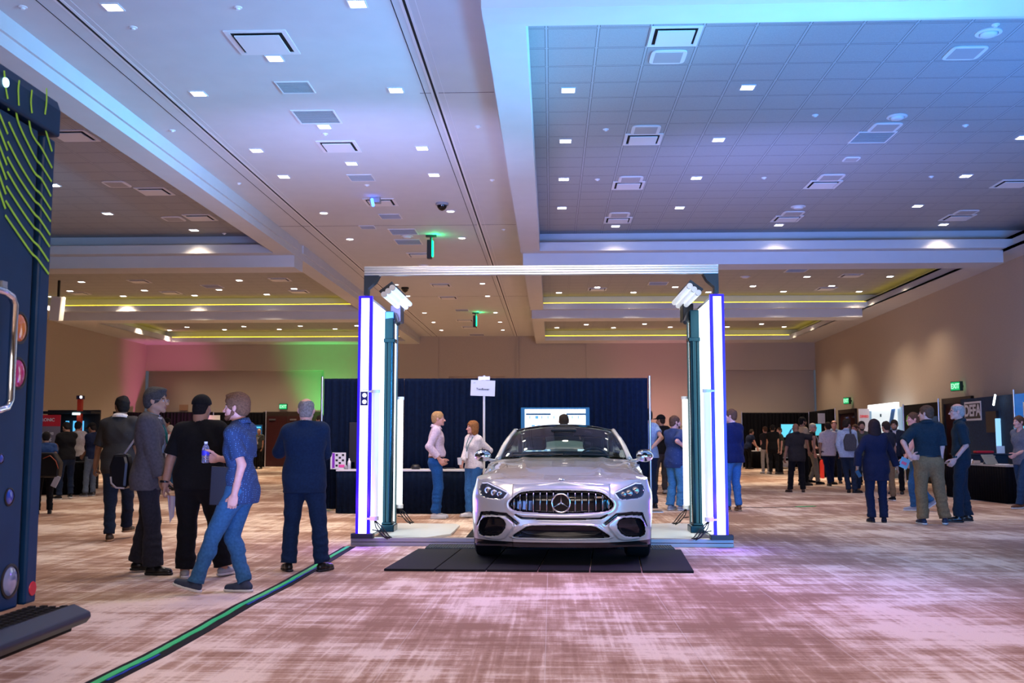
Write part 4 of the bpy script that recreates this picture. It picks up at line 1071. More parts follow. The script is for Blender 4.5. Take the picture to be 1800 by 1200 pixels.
        F.cone(tuple(sh[-1]+Vector((.03, -.005, .0))), tuple(sh[1]+Vector((-.03, -.005, .0))), .052*(.6+.4*fl)+g, .052*(.6+.4*fl)+g, k)
        F.cone(tuple(sh[-1]+Vector((.05, -.01, .03))), tuple(nb+Vector((-.01, -.008, .0))), .034+g, .045+g, k*.8); F.cone(tuple(sh[1]+Vector((-.05, -.01, .03))), tuple(nb+Vector((.01, -.008, .0))), .034+g, .045+g, k*.8)
        if fem:
            for s_ in (-1, 1): F.ell(tuple(chest+Vector((s_*.065, .095, .0))), (.06+g*.6, .05+g*.6, .06+g*.6), .03)
    af = (.5+.5*fl)*(1 if not fem else .86)
    def arm(F, s_, g=0, frac=2., k=.03, flare=0):
        a, e_, w2 = sh[s_], el[s_], wrs[s_]
        def cl_(p, n): return [(tuple(p), tuple(n))]
        if frac >= 1:
            F.ell(tuple(a), (.054*af+g, .054*af+g, .056*af+g), k); F.cone(tuple(a.lerp(e_, .15)), tuple(e_), .050*af+g, .041*af+g, .012)
            t = frac-1; E2 = e_+(w2-e_)*min(1, t); F.cone(tuple(e_), tuple(E2+(w2-e_).normalized()*(.03 if t < 1 else 0)), .042*af+g, (.030 if t >= 1 else .036)*af+g+flare, .015, clip=cl_(E2, w2-e_) if t < 1.5 else None)
        else:
            E1 = a+(e_-a)*frac; F.ell(tuple(a), (.055*af+g, .055*af+g, .056*af+g), k); F.cone(tuple(a.lerp(e_, .12)), tuple(E1+(e_-a).normalized()*.04), .053*af+g, .050*af+g+flare, .014, clip=cl_(E1, e_-a))
    def leg(F, s_, g=0, k=.03, cuffz=None, flare=0):
        a, b, c_ = hp[s_], kn[s_], an[s_]; lw = legw*(.45+.55*fl)
        cp = None
        if cuffz is not None: E_ = b+(c_-b)*cuffz; cp = [(tuple(E_), tuple(c_-b))]
        F.cone(tuple(a), tuple(b), .088*lw+g, .058*lw+g, k); F.cone(tuple(b), tuple(c_), .057*lw+g, .041*lw+g+flare, .02, clip=cp)
        if cuffz is None or flare < .03: F.ell(tuple(b.lerp(c_, .28)+Vector((0, -.018, 0))), (.048*lw+g, .05*lw+g, .11), .02)
    lo, hi = bounds(allp, .30*fl); F = Field(lo, hi, max(res, .012)); torso(F, -.012)
    for s_ in (-1, 1): arm(F, s_, -.004 if sleeve < 1.5 else -.010, 2.9); leg(F, s_, -.010)
    F.cone(tuple(nb+Vector((0, 0, -.05))), hp_(0, -.02, -.07), nr*1.1, nr*.9, .03)
    parts.append((*F.mesh(), 0))
    for s_, cu in ((-1, handL), (1, handR)):
        a, e_, w2 = sh[s_], el[s_], wrs[s_]; d = (w2-e_).normalized()
        c3 = w2+d*.08; F = Field(tuple(c3-Vector((.17, .17, .17))), tuple(c3+Vector((.17, .17, .17))), .0042 if q >= 2 else (.0065 if q == 1 else .010))
        spec_ = cu if isinstance(cu, dict) else {'curl': cu}
        hd_ = spec_.get('d', d+Vector((0, 0, -.15))); nn = spec_.get('n', Vector((-s_*.9, .3, 0))); sd_ = spec_.get('side', Vector((0, 1, .1)))
        F.cone(tuple(w2-d*.09), tuple(w2+Vector(hd_).normalized()*.01), .034*af, .026*af, .012, (1, 1, 1)); hand(F, w2+Vector(hd_).normalized()*.005, hd_, nn, sd_, spec_['curl'], sc=1.0 if not fem else .88)
        parts.append((*F.mesh(), 0))
    if q >= 1:
        for s_ in (-1, 1):
            for r_, off, m_ in ((.0110, 0, 2), (.0062, .0058, 3)):
                e1 = MB().lathe([(r_*math.sin(a), -r_*math.cos(a)) for a in np.linspace(0, math.pi, 7)], (0, 0, 0), 'z', 8)
                pv = np.array(e1.v); pv = np.array([hp_(s_*.031+x, .0745+off+y, .0+z) for x, y, z in pv]); parts.append((pv, np.array(e1.f), m_))
    np_mesh('body', parts, mats, P)
    # ---- trousers
    if bottom:
        lo, hi = bounds([hips, *kn.values(), *an.values(), hips+Vector((0, 0, .12))], .24*fl); F = Field(lo, hi, res); F0 = .012+loose*.5
        F.cone(tuple(hips+Vector((0, -.012, -.01))), tuple(hips+Vector((0, lean*.06, .08))), (.160 if not fem else .166)*(.35+.65*fl)+.010, (.146 if not fem else .128)*fl+.010, .04, (1, .72, .8))
        for s_ in (-1, 1):
            F.ell(tuple(hips+Vector((s_*.075, -.065, -.05))), (.080*fl, .064*fl, .085), .04); leg(F, s_, F0, .05, 1.0, .012+loose+bootcut)
        F.wrinkle(wr, int(loc[0]*97+loc[1]*13) % 9999, 20, 12); F.wrinkle(wr*.8, 7, 60, 20, -9, .42); F.cut(tuple(hips+Vector((0, 0, .085))), (0, 0, 1))
        np_mesh('trousers', [(*F.mesh(), 0)], bottom, P)
    # ---- top
    if top:
        lo, hi = bounds([hips-Vector((0, 0, .1)), chest, nb, *sh.values(), *el.values(), *wrs.values()], .26*fl); F = Field(lo, hi, res); g = .016+(.012 if jacket else 0)+loose*.4
        torso(F, g, .05)
        z0 = hem
        if z0 < hips.z+.05: F.cone((hips.x, hips.y-.005, hips.z+.05), (hips.x, hips.y-.005, z0-.05), .16*fl+g, (.172 if not jacket else .182)*(.35+.65*fl)+g, .05, (1, .70, 1))
        if z0 < hips.z-.02:
            for s_ in (-1, 1): F.ell(tuple(hips+Vector((s_*.07, -.065, -.05))), (.085*fl+g, .068*fl+g, .10+g), .04)
        for s_ in (-1, 1): arm(F, s_, .014+loose*.5+(.008 if jacket else 0), sleeve, .05 if not jacket else .04, .010 if sleeve < 1 else .006)
        F.wrinkle(wr*(1 if not jacket else .7), int(loc[0]*31+loc[1]*57) % 9999, 15, 16)
        F.cut((0, 0, z0), (0, 0, -1), (hips.x-.45, hips.y-.45, z0-.5), (hips.x+.45, hips.y+.45, z0)) if abs(el[-1].z) > z0-.5 else None
        # restore forearms below the hem line
        for s_ in (-1, 1):
            if sleeve > 1: arm(F, s_, .014+loose*.5+(.008 if jacket else 0), sleeve, .006, .006)
        # neck opening
        F.cone(hp_(0, -.02, -.04), tuple(nb+Vector((0, .004, -.02))), nr+.010, nr+.014, .004, op='-')
        F.cut(tuple(nb+Vector((0, 0, .035 if not collar else .05))), (0, .25, 1), tuple(nb+Vector((-.16, -.16, .0))), tuple(nb+Vector((.16, .16, .25))))
        if jacket:    # open front wedge
            for k in range(5): F.cone(tuple(nb+Vector((0, .10-.0*k, -.03-.06*k))), tuple(nb+Vector((0, .22, -.05-.06*k))), .05-.008*k, .06-.008*k, .01, op='-')
        o = np_mesh('jacket' if jacket else ('shirt' if sleeve > 1 or collar else 'tshirt'), [(*F.mesh(), 0)], top, P)
        if collar:
            pts = []
            for k in range(25):
                a = math.radians(-70+320*k/24)-math.pi/2+math.radians(-90+0); a = math.radians(110+320*k/24)
                pts.append(nb+Vector((math.cos(a)*(nr+.022), math.sin(a)*(nr+.018)+.0, .030-.022*math.sin(a))))
            MB().grid([[tuple(p+Vector((0, 0, -.03))+Vector((p.x-nb.x, p.y-nb.y, 0))*.35) for p in pts], [tuple(p+Vector((0, 0, .016))) for p in pts]]).build('collar', collar, o, smooth=True, solid=.006)
        if jacket:
            MB().grid([[tuple(chest+Vector((.055*u, .128*(.6+.4*fl)+.01-abs(u)*.012, -.16+.0))) for u in (-1, 0, 1)], [tuple(chest+Vector((.06*u, .115*(.6+.4*fl)+.012-abs(u)*.01, .05))) for u in (-1, 0, 1)], [tuple(nb+Vector((.045*u, .06, -.01))) for u in (-1, 0, 1)]]).build('shirt_front', jacket, P, smooth=True, solid=.008)
            F = Field(tuple(nb-Vector((.13, .13, .09))), tuple(nb+Vector((.13, .13, .09))), .006); F.cone(tuple(nb+Vector((0, 0, -.04))), tuple(nb+Vector((0, .012, .045))), nr+.014, nr+.010, .01); F.cone(tuple(nb+Vector((0, 0, -.1))), tuple(nb+Vector((0, .012, .1))), nr+.004, nr+.003, .002, op='-')
            F.cut(tuple(nb+Vector((0, .0, .045))), (0, .35, 1)); np_mesh('shirt_collar', [(*F.mesh(), 0)], jacket, P)
    if belt:
        z = hipz+.07; MB().tube([(hips.x+(.150 if not fem else .13)*fl*1.06*math.cos(a), hips.y+lean*.07+(.108*fl)*math.sin(a), z) for a in [2*math.pi*k/40 for k in range(40)]], .017, 8, closed=True).build('belt', belt, P, smooth=True)
    # ---- shoes
    for s_ in (-1, 1):
        a = an[s_]; ang = R(ft[s_][3]); pit = ft[s_][4] if len(ft[s_]) > 4 else 0
        fd = Vector((-math.sin(ang)*math.cos(pit), math.cos(ang)*math.cos(pit), math.sin(pit))); fu = Vector((math.sin(ang)*math.sin(pit), -math.cos(ang)*math.sin(pit), math.cos(pit))); b0 = a-fu*.085; fs = 1.0 if not fem else .9
        F = Field(tuple(a-Vector((.26, .26, .2))), tuple(a+Vector((.26, .26, .12))), min(res, .009))
        F.cone(tuple(b0-fd*.03*fs+fu*.045), tuple(b0+fd*.07*fs+fu*.04), .038, .04, .02, op='+'); F.cone(tuple(b0+fd*.07*fs+fu*.036), tuple(b0+fd*.155*fs+fu*.03), .042, .036, .02); F.cone(tuple(b0+fu*.05), tuple(a+fu*.0), .036, .038, .02)
        F.cut(tuple(b0+fu*.012), tuple(-fu)); o = np_mesh('shoe', [(*F.mesh(), 0)], shoes or M_black, P)
        F = Field(tuple(a-Vector((.26, .26, .2))), tuple(a+Vector((.26, .26, .12))), min(res, .009))
        F.cone(tuple(b0-fd*.035*fs+fu*.02), tuple(b0+fd*.06*fs+fu*.02), .041, .043, .01); F.cone(tuple(b0+fd*.06*fs+fu*.02), tuple(b0+fd*.16*fs+fu*.02), .045, .039, .01)
        F.cut(tuple(b0), tuple(-fu)); F.cut(tuple(b0+fu*.024), tuple(fu)); np_mesh('sole', [(*F.mesh(), 0)], sole or M_black, o)
    # ---- hair, cap, glasses, beard
    hm = mat('hair_%d_%d_%d' % tuple(int(v*100) for v in hair[1]), hair[1], .75, noise=.35, nscale=70, bump=.5, bscale=180, spec=.2)
    style = hair[0]; hres2 = .0055 if q >= 2 else .009
    if style != 'bald':
        F = Field(tuple(hc-Vector((.17, .19, .34))), tuple(hc+Vector((.17, .17, .2))), hres2); th = {'short': .011, 'buzz': .004, 'long': .018, 'bob': .018, 'thick': .019, 'fringe': .006}[style]
        F.ell(hp_(0, -.016, .036), (.076+th, .096+th, .085+th*1.1), .01, hr)
        F.ell(hp_(0, -.06, -.02), (.068+th*.6, .05+th*.6, .07), .02, hr)
        if style in ('thick',): F.ell(hp_(.01, .055, .105), (.06, .045, .026), .02, hr)
        if style == 'bob':
            for s_ in (-1, 1): F.ell(hp_(s_*.07, -.02, -.05), (.033, .065, .10), .02, hr)
            F.ell(hp_(0, -.075, -.06), (.075, .04, .09), .02, hr)
        if style == 'long':
            F.ell(hp_(0, -.08, -.13), (.095, .05, .17), .03, hr)
            for s_ in (-1, 1): F.ell(hp_(s_*.075, -.03, -.08), (.035, .06, .13), .03, hr)
        F.wrinkle(.004 if style != 'buzz' else .001, 5+int(loc[0]*7), 60, 60)
        # face, ears and hairline removed
        if style in ('long', 'bob'): F.ell(hp_(0, .085, -.035), (.064, .07, .098), .01, hr, op='-')
        else:
            F.ell(hp_(0, .105, -.045), (.085, .095, .105), .01, hr, op='-')
            for s_ in (-1, 1): F.ell(hp_(s_*.09, .025, -.05), (.03, .05, .06), .008, hr, op='-'); F.ell(hp_(s_*.09, -.01, -.04), (.02, .025, .045), .006, hr, op='-')
            F.cut(hp_(0, -.08, -.075), tuple(-az+ay*-.1))
        if style == 'fringe': F.ell(hp_(0, -.01, .115), (.066, .085, .06), .006, hr, op='-')
        np_mesh('hair', [(*F.mesh(), 0)], hm, P)
    if cap:
        F = Field(tuple(hc-Vector((.2, .2, .1))), tuple(hc+Vector((.2, .2, .2))), hres2); F.ell(hp_(0, -.014, .04), (.093, .112, .10), .01, hr); F.cut(hp_(0, 0, .035), tuple(-az))
        F.cone(hp_(-.03, .09, .043), hp_(-.03, .155, .035), .03, .025, .01, (1.6, 1, .25)) if cap[1] else None; F.cone(hp_(.03, .09, .043), hp_(.03, .155, .035), .03, .025, .01, (1.6, 1, .25)) if cap[1] else None
        np_mesh('cap', [(*F.mesh(), 0)], cap[0], P)
    if beard:
        F = Field(tuple(hc-Vector((.12, .12, .16))), tuple(hc+Vector((.12, .16, .05))), hres2)
        for s_ in (-1, 1): F.cone(hp_(s_*.052, .0, -.05), hp_(s_*.02, .072, -.094), .021, .021, .015); F.cone(hp_(s_*.055, .0, -.01), hp_(s_*.052, .01, -.05), .018, .021, .01)
        F.ell(hp_(0, .078, -.094), (.03, .02, .02), .015, hr); F.cone(hp_(-.02, .09, -.05), hp_(.02, .09, -.05), .006, .006, .008); F.wrinkle(.0012, 3, 120, 90)
        np_mesh('beard', [(*F.mesh(), 0)], mat('beard_%d' % int(beard[0]*200), beard, .9, noise=.3, nscale=120), P)
    if glasses:
        g = MB()
        for s_ in (-1, 1):
            g.tube([hp_(s_*.033+.023*math.cos(a), .103, .0+.017*math.sin(a)) for a in [2*math.pi*k/20 for k in range(20)]], .0018, 6, closed=True); g.tube([hp_(s_*.056, .10, .005), hp_(s_*.082, .05, .008), hp_(s_*.086, -.01, .005)], .002, 6)
        g.tube([hp_(-.011, .105, .004), hp_(.011, .105, .004)], .0018, 6); g.build('glasses', M_black if glasses is True else glasses, P)
    if lanyard:
        zc = chest
        y = (.125 if not fem else .14)*(.6+.4*fl)+.02
        MB().tube([tuple(nb+Vector((-.06, -.03, .03))), tuple(nb+Vector((-.055, .06, -.01))), tuple(chest+Vector((-.03, y, .03))), tuple(chest+Vector((0, y+.015, -.10))), tuple(chest+Vector((.03, y, .03))), tuple(nb+Vector((.055, .06, -.01))), tuple(nb+Vector((.06, -.03, .03))), tuple(nb+Vector((0, -.078, .045)))], .006, 6, closed=True).build('lanyard', lanyard, P)
        MB().cbox(chest.x, chest.y+y+.022, chest.z-.16, .085, .006, .12).build('badge', M_whitep, P)
    P['_j'] = 0
    del P['_j']
    # useful joints in world space
    M = Matrix.Translation(Vector(loc))@Matrix.Rotation(R(head), 4, 'Z')@Matrix.Scale(S, 4)
    return P, {'wr': {k: M@v for k, v in wrs.items()}, 'el': {k: M@v for k, v in el.items()}, 'sh': {k: M@v for k, v in sh.items()}, 'M': M, 'lw': wrs, 'le': el, 'nb': nb, 'hips': hips, 'chest': chest}

# ------------------------------------------------------------------ delivery van corner at the left
VX = -2.56
def VY(px, py, x=-2.56): return at_x(px, py, x).y
M_van = mat('van_blue', (.003, .035, .13), .5, noise=.1, nscale=6, spec=.3)
M_vdark = mat('van_dark', (.003, .012, .035), .5)
M_green = mat('green_stripe', (.34, .75, .07), .6)
van = thing('delivery_van', 'dark blue van with wavy green stripes and round lamps at the left edge', 'van', (VX, 4.1, 0))
def vy(y): return y-4.1
YG0, YG1, YE = VY(52, 600), VY(64, 600), VY(83, 600)
b_ = MB(); b_.box(-5, vy(3.05), .5, 0, vy(YG0), 2.84); b_.box(-5, vy(YG0), .5, -.03, vy(YG1), 2.84, 1); b_.box(-5, vy(YG1), .5, 0, vy(YE), 2.84)
b_.build('body_panel', [M_van, M_vdark], van, bevel=.012)
ZR = at_x(90, 165, VX).z; ZL = at_x(76, 228, VX).z
prof = [(-5, ZL), (.012, ZL), (.018, ZL+.01), (.018, ZR-.07), (.0, ZR-.02), (-.05, ZR), (-5, ZR+.02)]
MB().prism(prof, lambda u, v, w_: (u, w_, v), vy(3.0), vy(YE+.004)).build('roof_cap', M_van, van, bevel=.02)
b_ = MB(); b_.box(-.05, vy(3.0), .36, .2, vy(YE-.02), .475, 1); b_.build('bumper_step', [M_black, M_rubber], van, bevel=.01)
MB().prism([(.18, .40), (.26, .40), (.285, .43), (.28, .455), (.2, .49), (.18, .49)], lambda u, v, w_: (u, w_, v), vy(3.0), vy(YE)).build('bumper_edge', mat('bumper_metal', (.02, .025, .045), .4, .4), van, bevel=.008)
f = MB()
for i in range(36):
    for j in range(4): f.cbox(.02+.05*j, vy(3.15+.0515*i+(.02 if j % 2 else 0)), .482, .028, .03, .018)
tr_ = f.build('tread_studs', M_rubber, van); tag(tr_, kind='stuff')
def vlamp(py, pz, r, m_, nm):
    MB().lathe([(r*1.2, 0), (r*1.2, .004), (r*1.02, .006), (r, .001)], (0, vy(py), pz), 'x', 28).build(nm+'_ring', M_black, van, auto=40)
    MB().lathe([(0, .009), (r*.5, .008), (r*.9, .004), (r, .0)], (.001, vy(py), pz), 'x', 28).build(nm, m_, van, smooth=True)
vlamp(VY(34,576), at_x(34,576,VX).z, .066, mat('lamp_orange', (.75, .22, .03), .15, coat=1), 'turn_signal')
vlamp(VY(31,656), at_x(31,656,VX).z, .066, mat('lamp_magenta', (.55, .01, .25), .15, coat=1), 'tail_lamp')
vlamp(VY(16,873), at_x(16,873,VX).z, .036, mat('lamp_blue', (.02, .06, .55), .2, coat=1), 'lock_button')
vlamp(VY(1,806), at_x(1,806,VX).z, .02, MATS['lamp_blue'], 'small_button')
vlamp(VY(17,1021), at_x(17,1021,VX).z, .068, mat('lamp_clear', (.22, .28, .55), .1, coat=1), 'reverse_lamp')
MB().lathe([(0, .003), (.034, .003), (.035, 0)], (0, vy(VY(57,1034)), at_x(57,1034,VX).z), 'x', 24).build('red_reflector', mat('reflector_red', (.6, .01, .03), .3), van, auto=40)
XH = VX+.05; yh = VY(22, 620, XH); zt_, zb_ = at_x(22, 516, XH).z, at_x(22, 722, XH).z
hp2 = [(.05, vy(y), z) for (y, z) in ((3.9, zt_), (yh-.10, zt_), (yh-.03, zt_-.015), (yh, zt_-.05), (yh, zb_+.05), (yh-.03, zb_+.012), (yh-.10, zb_), (3.9, zb_))]
MB().tube([(0, vy(3.9), zt_)]+hp2+[(0, vy(3.9), zb_)], .018, 12).build('grab_handle', M_chrome, van, smooth=True)
for py in (498, 506): z = at_x(5, py, VX).z; MB().box(0, vy(VY(0, py)), z-.01, .012, vy(VY(9, py)), z+.01).build('small_plate', M_steel, van)
MB().lathe([(0, .01), (.02, .008), (.024, 0)], (.02, vy(VY(2,145)), at_x(2,145,VX).z), 'x', 16).build('marker_lamp', emit_mat('marker_cyan', (.5, .9, 1), 3), van)
def vline(pts, w_=.011, x=VX+.004):
    P = [at_x(px/2.927, 90+py/2.927, x) for px, py in pts]
    # smooth through the points
    Q = []
    for i in range(len(P)-1):
        p0, p1, p2, p3 = P[max(0, i-1)], P[i], P[i+1], P[min(len(P)-1, i+2)]
        for k in range(5):
            t = k/5; Q.append(.5*((2*p1)+(p2-p0)*t+(2*p0-5*p1+4*p2-p3)*t*t+(3*p1-p0-3*p2+p3)*t**3))
    Q.append(P[-1]); rows = [[], []]
    for i, p in enumerate(Q):
        d = (Q[min(i+1, len(Q)-1)]-Q[max(i-1, 0)]).normalized(); n = Vector((1, 0, 0)).cross(d)
        for r_, s_ in ((0, 1), (1, -1)): q = p+n*w_/2*s_; rows[r_].append((q.x-VX, q.y-4.1, q.z))
    return rows
L_ = [[(145,325),(160,410),(185,460),(215,500),(268,600)], [(80,290),(100,380),(180,545),(215,590),(265,670)], [(45,365),(100,480),(175,620),(215,660),(262,745)], [(40,465),(100,580),(175,700),(210,735),(262,815)], [(38,545),(100,655),(175,765),(207,795),(260,875)],
      [(38,620),(100,725),(172,830),(205,865),(258,945)], [(33,695),(100,800),(170,900),(205,930),(255,1005)], [(30,770),(100,880),(165,970),(200,1005),(250,1080)], [(28,845),(100,950),(160,1035),(195,1070),(250,1145)], [(230,335),(232,390),(245,440),(268,515)],
      [(-20,280),(40,425)], [(-20,360),(38,510)], [(-20,440),(35,585)], [(-20,515),(33,660)], [(-20,590),(30,735)], [(-20,670),(28,810)], [(40,250),(45,305)]]
gm = MB()
for l in L_: gm.grid(vline(l))
gm.build('green_stripes', M_green, van, solid=.003)
gm = MB()
for l in [[(22,100),(28,170),(40,245)], [(100,150),(95,200),(98,280)], [(165,200),(160,260),(165,318)], [(240,190),(240,260),(232,325)]]: gm.grid(vline(l, .009, VX+.022))
gm.build('roof_stripes', M_green, van, solid=.003)
MB().lathe([(.0, -.12), (.25, -.13), (.38, -.12), (.40, -.08), (.40, .08), (.38, .12), (.0, .13)], (-1.6, vy(4.85), .40), 'y', 32).build('tyre', M_rubber, van, auto=40)

# ------------------------------------------------------------------ floor cable strip
cab = [(100,1240),(179,1198),(272,1152),(350,1109),(428,1064),(498,1029),(552,998),(614,961)]
def strip(pts, w_, z, name, m_, parent=None, off=0, jit=0, seed=1):
    rs = random.Random(seed); P = [at_z(px, py, 0) for px, py in pts]; Q = []
    for a, b in zip(P, P[1:]):
        for k in range(8): Q.append(a.lerp(b, k/8))
    Q.append(P[-1]); rows = [[], []]
    for i, p in enumerate(Q):
        d = (Q[min(i+1, len(Q)-1)]-Q[max(i-1, 0)]).normalized(); n = Vector((-d.y, d.x, 0)); o_ = off+rs.uniform(-jit, jit)
        for r_, s_ in ((0, 1), (1, -1)): q = p+n*(o_+w_/2*s_*(1+rs.uniform(-1, 1)*jit*12)); rows[r_].append((q.x, q.y, z))
    return MB().grid(rows).build(name, m_, parent, solid=.004)
c_ = thing('cable_cover', 'flat black cable strip with green tape running diagonally to the gate', 'cable cover', (0, 0, 0))
strip(cab, .15, .003, 'rubber_strip', M_rubber, c_)
strip(cab, .045, .008, 'green_tape', mat('green_tape', (.05, .62, .20), .35), c_, .012, .004, 3)
strip(cab[4:7], .016, .009, 'blue_tape', mat('blue_tape', (.02, .06, .5), .3), c_, -.028, .004, 4); strip(cab[1:3], .014, .009, 'blue_tape', MATS['blue_tape'], c_, -.03, .004, 5)
cc = [(1276,891),(1330,892),(1400,891),(1432,890)]
c_ = thing('floor_cord', 'thin dark cord with green tape on the carpet right of the gate', 'cable'); strip(cc, .05, .004, 'cord', M_black, c_); strip(cc[2:], .09, .009, 'green_tape', MATS['green_tape'], c_, 0, .006, 8)

# ------------------------------------------------------------------ drapes, tables, booths
M_navy = mat('drape_navy', (.003, .009, .026), .85, noise=.25, nscale=20, spec=.12)
M_bdrape = mat('drape_black', (.003, .003, .005), .85, noise=.25, nscale=20, spec=.12)
def drape(name, a, b, z0, z1, m_, lab, cat='curtain', group=None, pitch=.11, amp=.022, seed=1, poles=(), parent=None):
    a, b = Vector((*a, 0)), Vector((*b, 0)); L = (b-a).length; d = (b-a).normalized(); n = Vector((-d.y, d.x, 0)); rs = random.Random(seed)
    N_ = max(4, int(L/.02)); rows = []
    ph = [0]
    for i in range(N_): ph.append(ph[-1]+.02/pitch*2*math.pi*(.7+.6*(.5+.5*math.sin(i*.037*7+seed))))
    for z, k in ((z1, .5), (z1-.06, .55), (z1-.1, .9), ((z0+z1)/2, 1.), (z0, 1.15)):
        rows.append([tuple(d*(L*i/N_)+n*amp*k*(math.sin(ph[i])+.35*math.sin(ph[i]*2.3+z*.5))+Vector((0, 0, z))) for i in range(N_+1)])
    if parent: 
        o = MB().grid(rows).build(name, m_, parent, smooth=True, solid=.006); o.location = a-parent.location; return o
    o = MB().grid(rows).build(name, m_, None, smooth=True, solid=.006); o.location = a
    return tag(o, lab, cat, group)
def pole(px_or_xy, z1, lab, r=.022):
    x, y = px_or_xy; t = thing('drape_pole', lab, 'pole', (x, y, 0)); MB().cyl((0, 0, 0.004), (0, 0, z1), r, 14).build('tube', M_alu, t, auto=40); MB().box(-.2, -.2, 0, .2, .2, .008).build('base_plate', M_steel, t)
    return t
DY = 18.35; X0 = at_y(569, 700, DY).x; X1 = at_y(1139, 700, DY).x
nmd = ['leftmost', 'second from the left', 'third from the left', 'rightmost']
for k in range(4):
    a, b = X0+(X1-X0)*k/4, X0+(X1-X0)*(k+1)/4
    drape('pipe_drape', (a, DY+.03*(k % 2)), (b, DY+.03*(k % 2)), .03, 2.385, M_navy, 'navy blue pleated drape behind the car, %s of four' % nmd[k], 'curtain', 'navy drapes behind the car', seed=k+2)
o = MB().cyl((X0, DY+.10, 2.365), (X1, DY+.10, 2.365), .016, 10).build('drape_rail', M_alu); tag(o, 'thin metal rail carrying the navy drapes', 'rail')
pole((X0-.03, DY), 2.42, 'silver pole at the left end of the navy drapes'); pole((X1+.03, DY), 2.42, 'silver pole at the right end of the navy drapes')
# sign pole
sp = at_y(851, 700, 17.45); t = thing('booth_sign', 'white paper sign hanging on a thin white pole before the drapes', 'sign', (sp.x, 17.45, 0))
MB().cyl((0, 0, 0), (0, 0, 2.38), .02, 12).build('pole', M_whitep, t, auto=40)
o = MB().box(-.21, -.004, -.135, .21, .004, .135).build('sign_card', mat('paper', (.75, .74, .78), .7), t); o.location = (-.02, -.03, 2.16); o.rotation_euler = (0, R(2), 0)
text_obj('sign_text', 'Twoflower', .05, M_black, o, (0, -.007, -.02), (math.pi/2, 0, 0), bold=.001); text_obj('sign_number', '339', .025, M_grey, o, (-.15, -.007, .085), (math.pi/2, 0, 0))
MB().box(-.10, -.03, 2.3, .10, -.02, 2.36).build('hook', M_steel, t)
M_tt = mat('table_white', (.75, .75, .78), .4)
def table(lab, cx, cy, L, D, rz, skirt, top=M_tt, ztop=.76, cat='table', sk=True):
    t = thing('skirted_table', lab, cat, (cx, cy, 0), rz)
    MB().box(-L/2, -D/2, ztop-.03, L/2, D/2, ztop).build('table_top', top, t, bevel=.004)
    e = .012; pts = [(-L/2, D/2), (-L/2, -D/2), (L/2, -D/2), (L/2, D/2)]
    rows = [[], [], []]; cnt = 0
    for (ax_, ay_), (bx2, by2) in zip(pts, pts[1:]):
        n_ = max(2, int(math.hypot(bx2-ax_, by2-ay_)/.018)); nx, ny = (by2-ay_), -(bx2-ax_); l_ = math.hypot(nx, ny); nx, ny = nx/l_, ny/l_
        for i in range(n_):
            u = i/n_; cnt += 1
            for r_, (z, k) in enumerate(((ztop-.012, .3), (ztop-.2, .8), (.012, 1.2))):
                d_ = -(.006+.012*k*(1+math.sin(cnt*1.15+.5*math.sin(cnt*.21)))); rows[r_].append((ax_+(bx2-ax_)*u+nx*d_*-1*-1, ay_+(by2-ay_)*u+ny*d_, z))
    MB().grid(rows).build('table_skirt', skirt, t, smooth=True, solid=.004)
    return t
table('skirted table with navy skirt left of the gate, showing a purple price board', -2.83, 17.87, 1.81, .6, 0, M_navy)
table('skirted table with navy skirt behind the two people in white shirts', -1.24, 17.87, 1.34, .6, 0, M_navy)
# things on the tables
def at_tab(px, y, z=.76): p = at_y(px, 800, y); return Vector((p.x, y, z))
p = at_tab(596, 17.75); t = thing('display_board', 'white folded board with a purple stripe and small pictures on the left table', 'display board', p)
b_ = MB(); b_.box(-.12, 0, .001, .12, .01, .29, 0); b_.box(-.12, -.003, .02, -.075, 0, .28, 1)
for i, (u, v) in enumerate([(0, 4), (2, 4), (1, 3), (0, 2), (2, 2), (1, 1), (0, 0)]): b_.box(-.06+u*.055, -.003, .045+v*.046, -.02+u*.055, 0, .08+v*.046, 2)
b_.box(-.005, -.003, .03, .1, 0, .08, 3); b_.build('board', [M_whitep, mat('purple_print', (.25, .03, .5), .5), M_black, mat('pink_print', (.75, .08, .35), .5)], t)
MB().box(-.15, .0, .001, -.11, .12, .26).build('side_flap', M_whitep, t)
def bottle(loc, lab, h=.2, m_=None, r=.03):
    t = thing('bottle', lab, 'bottle', loc); MB().lathe([(0, .001), (r, .002), (r, h*.62), (r*.9, h*.72), (r*.4, h*.84), (r*.4, h*.9), (0, h*.9)], n=16).build('body', m_ or M_whitep, t, smooth=True); MB().lathe([(0, h), (r*.45, h), (r*.45, h*.88)], n=12).build('cap', M_whitep, t, auto=40); return t
bottle(at_tab(614, 17.75), 'white spray bottle right of the purple display board', .19); bottle(at_tab(608.5, 17.68), 'small dark pot beside the display board', .07, M_grey, .035)
t = thing('monitor', 'black monitor on the left table by the glowing post', 'monitor', at_tab(627, 17.95)); MB().box(-.14, -.02, .12, .14, .02, .82).build('screen_panel', M_black, t, bevel=.01); MB().box(-.03, 0, .0, .03, .03, .15).build('stand', M_black, t); MB().box(-.1, -.06, .001, .1, .08, .012).build('foot', M_black, t)
o = MB().lathe([(0, .09), (.05, .085), (.085, .05), (.09, .02), (.07, .001)], n=24).build('headset_case', M_black, smooth=True); o.location = at_tab(731, 17.8); tag(o, 'round dark case on the table left of the person in blue trousers', 'case')
o = MB().box(-.15, -.1, .001, .15, .1, .006).build('brochure', M_whitep); o.location = at_tab(800, 17.75); tag(o, 'white brochure on the table between the two people in white shirts', 'brochure')
o = MB().box(-.1, -.05, .001, .1, .05, .025).build('black_tray', M_black); o.location = at_tab(790, 17.95); tag(o, 'flat black tray on the table behind the person in blue trousers', 'tray')
